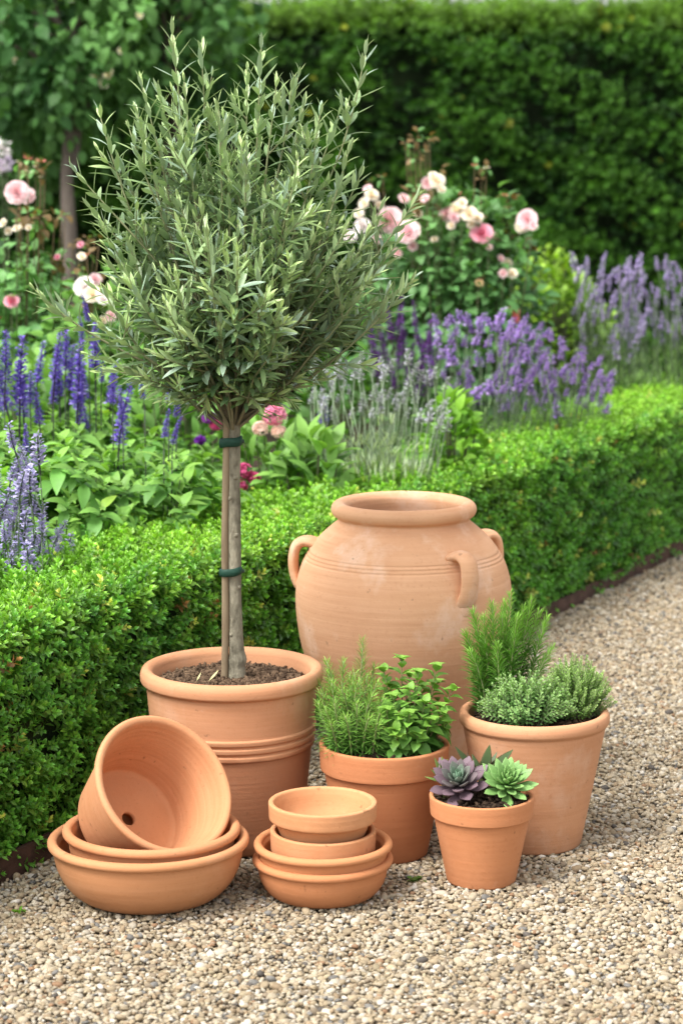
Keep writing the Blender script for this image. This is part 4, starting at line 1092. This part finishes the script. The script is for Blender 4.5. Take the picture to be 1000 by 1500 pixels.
# the tipped pot
def tipped_pot():
    Y = BW1.y - .012; c = D(242, 1149, Y); k = 1 / ppm(c)
    ax = np.array([.5, 0, 0]) + UP * .5 - FW * .7071; ax = unit(ax)
    dp = 133 * k; base = c - ax * dp
    root = thing('plant_pot', 'empty terracotta pot tipped on its side in the bowls, its drainage hole showing', 'plant pot', base, 'terracotta pots')
    z = Vector([float(q) for q in ax]); root.rotation_mode = 'QUATERNION'; root.rotation_quaternion = z.to_track_quat('Z', 'Y')
    r = lambda v: v * k
    hr = 10.5
    pts = [(r(hr), 0), (r(80), 0), (r(103), r(118)), (r(105), r(121)), (r(111), r(123)), (r(112), r(131)), (r(108), r(135)), (r(101), r(133)), (r(98.5), r(125)), (r(77), r(13)), (r(70), r(10.5)), (r(hr), r(10))]
    P = fillet(pts, [0, .005, .002, .002, .004, .004, .004, .004, .004, .01, .006, 0])
    P = densify(P, .0028)
    ins = np.arange(len(P)) > len(P) * .58
    P[:, 0] += np.where(ins & (P[:, 1] > r(18)) & (P[:, 1] < r(120)), .00018 * np.sin(P[:, 1] * 640), 0)
    A = Acc(); lathe(A, P, 144, .0007, 21, loop=True); A.build('body', M_b7, root)
tipped_pot()

# ------------------------------------------------------------------ olive tree, its cane and ties
def olive():
    r = np.random.default_rng(404)
    Y = OP.y; zs = OP.z(1001)
    b = np.array([D(346, 1000, Y)[0], Y, zs])
    root = thing('olive_tree', 'young standard olive tree with a bare stem and a bushy silver-green crown', 'tree', b)
    pix = [(346, 1004, 13), (347, 988, 12), (347, 975, 11), (348, 966, 12.5), (347, 955, 10.3), (345.5, 930, 9.4), (344.5, 880, 8.7), (343.5, 830, 8.6), (343, 770, 8.8), (342.6, 725, 8.6), (342.5, 680, 8.4), (342.5, 640, 8.4), (342.8, 612, 9), (344, 590, 8.2), (345, 560, 7)]
    P = np.array([D(x, y, Y) for x, y, _ in pix]); k = 1 / ppm(P[6])
    # knots along the stem
    n = 60; ti = np.linspace(0, 1, n); src = np.linspace(0, 1, len(P))
    PP = np.stack([np.interp(ti, src, P[:, c]) for c in range(3)], 1); RR = np.interp(ti, src, [p[2] + 1.0 for p in pix]) * k
    A = Acc(); A.tube(PP, RR * (1 + .05 * smooth_noise(PP, 60, 8, 2)), np.ones(3), 14)
    Vb, Fb = ico(2)
    for (x, y, rr, dy) in [(353, 968, 5.5, -.006), (338, 730, 4.2, -.006), (346, 784, 4, -.008), (341, 970, 4, -.008), (350, 860, 3.5, -.006), (345, 700, 3.2, -.008), (339, 930, 3.2, -.008)]:
        A.inst((Vb, Fb, np.ones(len(Vb))), [D(x, y, Y + dy)], [0, 0, 1], [0, -1, 0], rr * k, np.ones(3))
    A.build('trunk', M_bark, root, b)
    # limbs
    fork = [P[-4], P[-3], P[-2], P[-1]]
    S = Acc(); Lf = Acc()
    def px3(x, y, dy): return D(x, y, Y + dy)
    targets = []
    # long shoots that make the outline of the crown in the photo
    outline = [(252, 42, .0), (295, 70, .03), (383, 62, -.02), (537, 70, .02), (145, 162, .03), (206, 118, -.05), (438, 106, .05), (106, 246, -.03), (52, 425, -.02), (612, 288, .02), (606, 408, -.05), (545, 536, -.04), (470, 160, -.04), (345, 135, .05), (320, 150, -.08), (175, 235, .05), (150, 330, -.02), (560, 300, .05), (560, 470, .03), (130, 520, .03), (495, 170, .02), (230, 130, .06), (405, 120, -.06), (270, 120, -.05), (512, 215, -.04), (190, 190, -.05), (585, 350, .0), (128, 300, .05), (362, 105, .02), (445, 150, .0), (200, 160, .02), (135, 420, .0), (140, 470, -.08), (590, 420, .06), (530, 250, .0), (480, 555, .02), (205, 560, .04), (240, 585, -.05), (430, 590, -.04), (150, 545, -.02), (380, 600, -.08), (300, 600, -.06)]
    for x, y, dy in outline: targets.append((px3(x, y, dy), 1, (x, y)))
    # body of the crown
    cnt = 0
    while cnt < 118:
        u = rdir(1, r)[0] * r.uniform(.35, 1.0) ** .6
        x = 347 + u[0] * 212; y = 362 + u[2] * -215; dy = u[1] * .235
        if y > 495 and abs(x - 345) > 225 - (y - 495) * 1.0: continue
        if y < 175: y = y * .6 + 175 * .4
        if u[1] > .75 and r.random() < .4: continue
        targets.append((px3(x, y, dy), 0, (x, y))); cnt += 1
    for tip, kind, (x, y) in targets:
        f0 = r.uniform(0, 1); st = fork[0] * (1 - f0) + fork[3] * f0 if r.random() < .7 else px3(345 + r.normal(0, 14), r.uniform(470, 560), r.normal(0, .025))
        hd = np.array([tip[0] - st[0], tip[1] - st[1], 0]); up = tip[2] - st[2]
        low = y > 520
        ctrl = st + hd * r.uniform(.45, .75) + np.array([0, 0, up * r.uniform(.35, .55) + (.05 if low else 0)])
        L = np.linalg.norm(tip - st); n = max(9, int(L / .022))
        B = bez(st, ctrl, tip, n)
        B = B + smooth_noise(B, 24, int(r.integers(1000)), 2)[:, None] * r.normal(0, .006, 3) * np.sin(np.linspace(0, PI, n))[:, None]
        t = np.linspace(0, 1, n)[:, None]
        c = np.array([.16, .135, .09]) * (1 - t) + np.array([.24, .27, .13]) * t
        S.tube(B, np.linspace(.0034 if L > .25 else .0024, .0009, n), c, 5)
        seg = np.linalg.norm(np.diff(B, axis=0), axis=1); Ls = np.concatenate([[0], np.cumsum(seg)]); T = Ls[-1]
        ll = min(T * .78, r.uniform(.17, .27)); s = T - .004; kk = int(r.integers(4)); tone = math.exp(r.normal(0, .14))
        paths = [(B, Ls, T, ll)]
        # side twigs
        for q in range(int(r.integers(1, 4)) if kind == 0 else 2):
            s0 = T - r.uniform(.25, .85) * ll; p0 = np.array([np.interp(s0, Ls, B[:, cc]) for cc in range(3)]); j = min(np.searchsorted(Ls, s0), n - 1)
            tt = unit(B[j] - B[j - 1]); dd = unit(tt * .75 + rdir(1, r)[0] * .75 + np.array([0, 0, .22])); sl_ = r.uniform(.05, .11) if kind == 0 else r.uniform(.03, .055)
            B2 = bez(p0, p0 + dd * sl_ * .5, p0 + dd * sl_ + np.array([0, 0, .012]), 6)
            S.tube(B2, np.linspace(.0015, .0008, 6), np.array([.2, .21, .11]), 4)
            L2 = np.concatenate([[0], np.cumsum(np.linalg.norm(np.diff(B2, axis=0), axis=1))]); paths.append((B2, L2, L2[-1], L2[-1] * .92))
        for (Bq, Lq, Tq, lq) in paths:
            s = Tq; 
            while s > Tq - lq:
                f = (Tq - s) / .12                                     # 0 at the tip
                p = np.array([np.interp(s, Lq, Bq[:, cc]) for cc in range(3)]); j = min(max(np.searchsorted(Lq, s), 1), len(Bq) - 1)
                tt = unit(Bq[j] - Bq[j - 1]); u = unit(np.cross(tt, [.31, .9, .2])); v = np.cross(tt, u)
                kk += 1
                for m in range(2):
                    if f > .9 and r.random() < .22: continue
                    a = kk * PI / 2 + m * PI + r.uniform(-.35, .35) + .4; rad = u * math.cos(a) + v * math.sin(a)
                    o = math.radians(min(20 + 40 * f ** .6, 62)) + r.uniform(-.2, .2)
                    d = unit(rad * math.sin(o) + tt * math.cos(o) + np.array([0, 0, .08 if f < .6 else -.05]))
                    nn = tt * math.sin(o) - rad * math.cos(o) + .25 * rdir(1, r)[0] + np.array([0, 0, .25])
                    ln = (.018 + .027 * min(1, f ** .5 * 1.15)) * r.uniform(.82, 1.18)
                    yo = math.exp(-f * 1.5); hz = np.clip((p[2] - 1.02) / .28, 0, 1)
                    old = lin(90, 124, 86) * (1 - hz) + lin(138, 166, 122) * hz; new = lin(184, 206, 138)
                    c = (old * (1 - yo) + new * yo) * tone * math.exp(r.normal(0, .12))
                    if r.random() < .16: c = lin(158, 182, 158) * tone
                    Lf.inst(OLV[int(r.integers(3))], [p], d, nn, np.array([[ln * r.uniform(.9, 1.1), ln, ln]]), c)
                s -= r.uniform(.0095, .0145) * (1 + .15 * min(f, 2))
    S.build('branches', M_stem, root, b); Lf.build('crown', M_olive, root, b)
    # low twig that leaves the stem to the right
    # the cane beside the stem
    cb = np.array([D(329, 1000, Y - .004)[0], Y - .004, zs - .02])
    st = thing('support_cane', 'slim wooden cane standing in the olive pot, tied to the stem', 'plant stake', cb)
    C = Acc(); zz = np.linspace(cb[2], zat(Y, 600), 30); xx = np.interp(zz, [cb[2], zat(Y, 600)], [cb[0], D(331.5, 600, Y)[0]])
    PP = np.stack([xx + .0008 * np.sin(zz * 22), Y - .004 + 0 * zz, zz], 1)
    C.tube(PP, 5.6 * k * (1 + .04 * np.sin(zz * 55)), np.ones(3), 10); C.build('cane', M_cane, st, cb)
    for (y0, y1, lab) in ((640, 653.5, 'dark green tie holding the olive stem to its cane, just below the crown'), (831, 842.5, 'dark green tie half-way up the bare olive stem')):
        T = Acc(); za, zb = zat(Y, y1), zat(Y, y0); zc = (za + zb) / 2
        x0 = D(324, (y0 + y1) / 2, Y)[0] - .0014; x1 = D(352.5, (y0 + y1) / 2, Y)[0] + .0012
        cxm = (x0 + x1) / 2; hw = (x1 - x0) / 2; m = 40; prof = [(0, za), (.0016, za + .001), (.0022, zc), (.0016, zb - .001), (0, zb)]
        V = []; 
        for (e, zq) in prof:
            for j in range(m):
                a = 2 * PI * j / m; sx = np.sign(math.cos(a)) * abs(math.cos(a)) ** .75
                V.append((cxm + (hw + e) * sx, Y - .002 + (8.7 * k + .002 + e) * math.sin(a), zq + .0006 * math.sin(3 * a + zq * 50) + .002 * math.cos(a)))
        Q = [(i * m + j, i * m + (j + 1) % m, (i + 1) * m + (j + 1) % m, (i + 1) * m + j) for i in range(4) for j in range(m)]
        T.raw(V, Q, np.ones(3))
        # knot and loose end behind
        T.tube(np.array([(x1 - .002, Y - .006, zc), (x1 + .002, Y - .001, zc + .001), (x1 + .003, Y + .006, zc - .002)]), [.003, .0032, .002], np.ones(3), 6)
        o = T.build('plant_tie', M_tie, None, np.array([cxm, Y, zc])); tag(o, lab, 'plant tie', 'green ties on the olive stem')
OLV = [leaf_t(.205, 5, .5, .16, c, tip=1.06, base=.9, mid=.93) for c in (.05, .18, -.10)]
olive()

# ------------------------------------------------------------------ herbs and succulents
def herb_stem(A, S, B, leaf, spacing, ll, w_, col, tcol, r, per=2, out=55, start=.1, rad=.0014, scol=(.16, .2, .08), taper=.5, up=0.0):
    B = np.asarray(B); n = len(B); seg = np.linalg.norm(np.diff(B, axis=0), axis=1); Ls = np.concatenate([[0], np.cumsum(seg)]); T = Ls[-1]
    S.tube(B, np.linspace(rad, rad * .55, n), np.array(scol), 5)
    s = T * start; kk = int(r.integers(8))
    P = []; Dd = []; Nn = []; Sc = []; Cc = []
    while s <= T:
        f = s / T; p = np.array([np.interp(s, Ls, B[:, c]) for c in range(3)]); j = min(max(np.searchsorted(Ls, s), 1), n - 1)
        t = unit(B[j] - B[j - 1]); u = unit(np.cross(t, [.31, .9, .2])); v = np.cross(t, u); kk += 1
        for m in range(per):
            a = kk * (PI / 2 if per == 2 else 1.1) + m * 2 * PI / per + r.uniform(-.3, .3); rd = u * math.cos(a) + v * math.sin(a)
            o = math.radians(out * (1.1 - .75 * f ** 2.5)) + r.uniform(-.2, .2)
            P.append(p + rd * rad); Dd.append(rd * math.sin(o) + t * math.cos(o) + np.array([0, 0, up])); Nn.append(t * math.sin(o) - rd * math.cos(o) + .2 * rdir(1, r)[0])
            L = ll * (1 - taper * max(0, f - .55) / .45) * r.uniform(.8, 1.15); Sc.append((L * w_, L, L))
            Cc.append((np.asarray(col) * (1 - f ** 2) + np.asarray(tcol) * f ** 2) * math.exp(r.normal(0, .13)))
        s += spacing * (1 - .35 * f)
    A.inst(leaf, np.array(P), np.array(Dd), np.array(Nn), np.array(Sc), np.array(Cc))
NEED = leaf_t(.082, 4, .45, .3, .22, tip=1.08, base=.88, mid=1.0)
def rosemary(P, label, stems, depth_off, seed, spacing, ll, col, tcol, per=4, out=58):
    r = np.random.default_rng(seed); b = np.array([P.p[0], P.p[1], P.soilz])
    root = thing('rosemary', label, 'herb', b, 'rosemary plants')
    for (x0, x1, y1, dy) in stems:
        A = Acc(); S = Acc(); yy = P.y + depth_off + dy
        p0 = np.array([D(x0, 1050, P.y + dy * .6)[0], P.y + depth_off + dy * .6, P.soilz - .004]); p1 = D(x1, y1, yy)
        mid = (p0 + p1) / 2 + np.array([(p1[0] - p0[0]) * -.12, 0, .015]) + r.normal(0, .004, 3)
        herb_stem(A, S, bez(p0, mid, p1, 14), NEED, spacing, ll * r.uniform(.9, 1.1), 1.0, col, tcol, r, per=per, out=out, start=.08, rad=.0017, scol=(.24, .27, .12))
        s = S.build('stem', M_stem, root, b)
        o = A.build('needles', M_herb, s)
        o.data.transform(Matrix.Translation([-float(q) for q in b]))
HPOT.soilz = HPOT.z(1098); RPOT.soilz = RPOT.z(1056)
rosemary(HPOT, 'bushy rosemary sharing the lipped pot with the mint', [(500, 478, 968, .01), (505, 503, 968, -.01), (520, 531, 937, .035), (512, 519, 985, -.03), (495, 486, 1000, -.03), (490, 470, 1015, .0), (500, 476, 1040, -.055), (515, 500, 1010, -.05), (525, 538, 990, -.01), (530, 552, 1000, -.03), (530, 545, 1020, -.06), (520, 522, 1030, -.07), (505, 490, 1030, -.06), (540, 560, 1025, -.05), (495, 480, 985, .04), (510, 512, 990, .03), (535, 548, 975, .04), (500, 466, 1000, .03), (515, 505, 1050, -.085), (530, 540, 1052, -.085), (498, 484, 1060, -.07), (540, 556, 1045, -.075), (545, 566, 1010, .01), (550, 572, 1035, -.06), (545, 552, 1060, -.09), (512, 524, 1000, -.05), (485, 466, 1030, -.04)],
         0, 201, .0040, .025, lin(76, 122, 46), lin(138, 178, 76), per=4, out=60)
rosemary(RPOT, 'upright rosemary standing tallest at the back of the rolled-rim pot', [(712, 692, 896, .02), (722, 720, 886, .0), (735, 747, 872, .02), (728, 738, 885, .05), (752, 778, 878, .03), (765, 800, 905, .03), (715, 688, 955, -.02), (742, 757, 905, -.005), (708, 706, 935, .045), (735, 728, 945, -.03), (770, 808, 950, .01), (708, 682, 930, .01), (745, 766, 893, .03), (755, 790, 895, .045), (720, 708, 905, .0), (738, 735, 905, .01)],
         .03, 202, .0032, .029, lin(74, 126, 46), lin(136, 182, 74), per=4, out=48)
MINT = leaf_t(.72, 5, .42, .18, .38, tip=1.02, base=.92, mid=.86)
def mint():
    r = np.random.default_rng(210); P = HPOT; b = np.array([P.p[0] + .04, P.p[1], P.soilz])
    root = thing('mint', 'fresh green mint with broad toothed leaves beside the rosemary', 'herb', b)
    for (x0, x1, y1, dy) in [(590, 588, 966, .02), (600, 612, 985, .0), (585, 562, 982, .02), (610, 640, 976, .02), (615, 662, 1012, .0), (620, 655, 1060, -.02), (600, 600, 1010, -.04), (590, 575, 1020, -.05), (605, 622, 1030, -.05), (595, 590, 1050, -.075), (610, 632, 1055, -.065), (580, 580, 1070, -.08), (605, 612, 1075, -.08), (600, 640, 1000, .045), (572, 566, 1040, -.07), (578, 572, 1005, .03), (600, 618, 1005, .055), (616, 648, 1045, -.045), (624, 650, 1070, -.01), (590, 600, 1045, -.085), (575, 582, 1080, -.09), (585, 600, 990, .05), (620, 645, 1035, -.03)]:
        A = Acc(); S = Acc(); yy = P.y + dy
        p0 = np.array([D(x0, 1060, P.y)[0], P.y + dy * .55, P.soilz - .004]); p1 = D(x1, y1, yy); mid = p0 * .5 + p1 * .5 + np.array([(p1[0] - p0[0]) * .1, 0, .012])
        herb_stem(A, S, bez(p0, mid, p1, 12), MINT, .0150, .032, 1, lin(76, 128, 52), lin(128, 172, 70), r, per=2, out=76, start=.25, rad=.0013, scol=(.2, .2, .09), taper=.45)
        A.inst(MINT, np.repeat(p1[None], 4, 0), np.stack([np.cos(np.arange(4) * PI / 2 + .3), np.sin(np.arange(4) * PI / 2 + .3), np.full(4, .75)], 1), [0, 0, 1], .017, lin(134, 178, 74))
        s = S.build('stem', M_stem, root, b); o = A.build('leaves', M_herb, s); o.data.transform(Matrix.Translation([-float(q) for q in b]))
mint()
TINY = leaf_t(.62, 2, .5, .12, .1, tip=1.15, base=.95, mid=.72)
def thyme(label, cen_px, rx_px, top, bot, Yo, n, seed, col, tcol, ll, fine, upw):
    r = np.random.default_rng(seed); P = RPOT; yy = P.y + Yo
    c = D(cen_px, (top + bot) / 2, yy); k = 1 / ppm(c); b = np.array([c[0], yy, P.soilz])
    root = thing('thyme', label, 'herb', b, 'thyme plants in the rolled-rim pot')
    A = Acc(); S = Acc(); H_ = (bot - top) * k
    for i in range(n):
        a = r.uniform(0, 2 * PI); q = math.sqrt(r.random()); 
        tip = b + np.array([math.cos(a) * rx_px * k * q, math.sin(a) * rx_px * k * q * .72, H_ * (1 - .62 * q ** 2.2) * r.uniform(.72, 1.05)])
        p0 = b + (tip - b) * np.array([.35, .35, 0]); mid = p0 * .5 + tip * .5 + np.array([0, 0, H_ * (.05 if upw else .16)]) 
        herb_stem(A, S, bez(p0, mid, tip, 8), TINY, .0042 if fine else .0052, ll, 1, col, tcol, r, per=2 if not fine else 3, out=66, start=.3, rad=.0008, scol=(.18, .2, .12), taper=.35)
    S.build('stems', M_stem, root, b); A.build('leaves', M_herb, root, b)
thyme('silvery variegated thyme cushion at the front of the rolled-rim pot', 772, 78, 972, 1058, -.045, 210, 221, lin(98, 146, 78), lin(160, 196, 120), .0082, False, False)
thyme('grey-green upright thyme leaning out over the rim beside the tall rosemary', 842, 62, 952, 1050, .0, 250, 222, lin(108, 150, 70), lin(166, 198, 116), .0058, True, True)

def rosette(name, label, px, py, Y, R_px, n, tmpl, seed, tilt, open_=78, lf=(.45, 1.0), lay=.35):
    r = np.random.default_rng(seed); c = D(px, py, Y); R = R_px / ppm(c)
    A = Acc(); ax = unit(np.array(tilt, float)); u = unit(np.cross(ax, [.1, .9, .3])); v = np.cross(ax, u)
    for i in range(n):
        q = (i + .5) / n; a = i * 2.39996 + r.uniform(-.06, .06); rad = u * math.cos(a) + v * math.sin(a)
        o = math.radians(10 + (open_ - 10) * q ** .72); L = R * (lf[0] + (lf[1] - lf[0]) * q ** .8) * r.uniform(.95, 1.05)
        d = rad * math.sin(o) + ax * math.cos(o); nn = ax * math.sin(o) - rad * math.cos(o)
        base = c - ax * R * lay * q + rad * R * .05 * q
        A.inst(tmpl(q), [base], d, nn, L, np.ones(3) * r.uniform(.9, 1.08))
    # short stem into the soil
    A.tube([c - ax * R * .2, c - ax * R * .4 - [0, 0, R * .25], [c[0], c[1], SPOT.z(1171) - .006]], [R * .10, R * .11, R * .12], lin(90, 84, 60), 8)
    b = np.array([c[0], c[1], SPOT.z(1171)])
    o = A.build(name, M_succ, None, b); return tag(o, label, 'succulent', 'succulents in the small pot')
cP = lambda f: (lambda q, e: lin(112, 150, 118) * (1 - f) * (1 - q * .5) + lin(118, 96, 116) * (f + (1 - f) * q * .5) + lin(40, 14, 34) * .5 * (q > .85) * e)
def tp(q):
    f = min(1, q * 1.7) ** .8
    return thick_leaf_t(.44, .15, 8, .64, -.20, lambda t, e: tuple((lin(118, 152, 124) * (1 - f) + lin(112, 92, 100) * f) * (1.0 + .25 * (t - .5)) * (1 - .22 * e * f)), .05)
def tg(q):
    f = q
    return thick_leaf_t(.36, .14, 8, .60, -.16, lambda t, e: tuple((lin(104, 148, 74) * (1 - t) + lin(128, 166, 98) * t + lin(60, 8, 20) * max(0, t - .86) * 3) * (1 - .12 * f * (1 - t)) * (.93 + .1 * e)), .05)
YS = SPOT.y
rosette('purple_echeveria', 'dusky purple rosette succulent with a greenish heart', 671, 1144, YS - .018, 51, 34, tp, 301, (-.12, -.62, .85), open_=84)
rosette('green_echeveria', 'pale green rosette succulent beside the purple one', 743, 1144, YS - .022, 48, 42, tg, 302, (.12, -.58, .85), open_=86)
def spiky(name, label, px, py, Y, leaves, seed, cols):
    r = np.random.default_rng(seed); c = D(px, py, Y); A = Acc(); b = np.array([c[0], c[1], SPOT.z(1171)])
    for (x, y, dy, w_) in leaves:
        e = D(x, y, Y + dy); d = e - c; L = np.linalg.norm(d)
        T = thick_leaf_t(w_, w_ * .35, 7, .40, -.10, lambda t, ed: tuple(cols[0] * (1 - t) + cols[1] * t + (cols[2] - cols[1]) * .8 * (ed > .9)), .06)
        A.inst(T, [c], d, np.array([0, -.5, 1.0]), L, np.ones(3) * r.uniform(.85, 1.1))
    A.tube([c + [0, 0, .004], c - [0, 0, .01], [c[0], c[1], b[2] - .006]], [.006, .007, .008], lin(80, 84, 50), 7)
    o = A.build(name, M_succ, None, b); tag(o, label, 'succulent', 'succulents in the small pot')
spiky('dark_succulent', 'dark olive succulent with stiff pointed leaves behind the two rosettes', 706, 1142, YS + .035,
      [(662, 1096, .0, .26), (690, 1106, .02, .3), (718, 1091, .01, .34), (754, 1101, .0, .34), (735, 1115, -.02, .3), (700, 1115, -.02, .3), (680, 1120, .02, .3), (728, 1104, .03, .22), (650, 1118, .02, .22)], 303, (lin(42, 60, 34), lin(66, 84, 44), lin(112, 84, 60)))
spiky('spiky_succulent', 'small light green spiky succulent leaning out beside the mint', 652, 1146, YS + .012,
      [(633, 1110, .0, .22), (641, 1118, -.01, .26), (628, 1128, -.01, .24), (620, 1140, -.01, .2), (646, 1108, .01, .26), (655, 1112, .01, .3), (634, 1134, -.02, .3), (660, 1122, -.01, .3)], 304, (lin(66, 92, 44), lin(120, 142, 72), lin(134, 124, 76)))

# small things lying about
def weed(px, py, label, seed, col, n=14):
    r = np.random.default_rng(seed); b = G(px, py); A = Acc()
    A.inst(OVAL, b + np.concatenate([r.normal(0, .005, (n, 2)), np.full((n, 1), .002)], 1), rdir(n, r) * [1, 1, .3] + [0, 0, .5], [0, 0, 1], r.uniform(.006, .013, n), jit(col, n, r=r))
    o = A.build('weed', M_leaf, None, b); tag(o, label, 'weed', 'weeds in the gravel')
weed(28, 1338, 'bright green weed seedling in the gravel in front of the widest bowl', 1, lin(110, 150, 50))
weed(606, 1291, 'dull green weed in the gravel between the stack of four and the succulent pot', 2, lin(80, 104, 46), 20)
def dry_leaf(px, py, ang, label, L):
    p = D(px, py, OP.y - .05); p[2] = OP.z(1001) + .016; A = Acc()
    A.inst(leaf_t(.20, 4, .5, .2, -.2), [(0, 0, 0)], (math.cos(ang), math.sin(ang), .55), (0, -.4, 1), L, lin(212, 204, 150))
    o = A.build('dry_leaf', M_leaf); o.location = [float(q) for q in p]; tag(o, label, 'dry leaf', 'dry leaves on the olive pot soil')
dry_leaf(288, 999, 1.1, 'short straw-coloured dry leaf on the soil, farther from the cane', .016)
dry_leaf(306, 999, .7, 'longer straw-coloured dry leaf on the soil, nearer to the cane', .022)
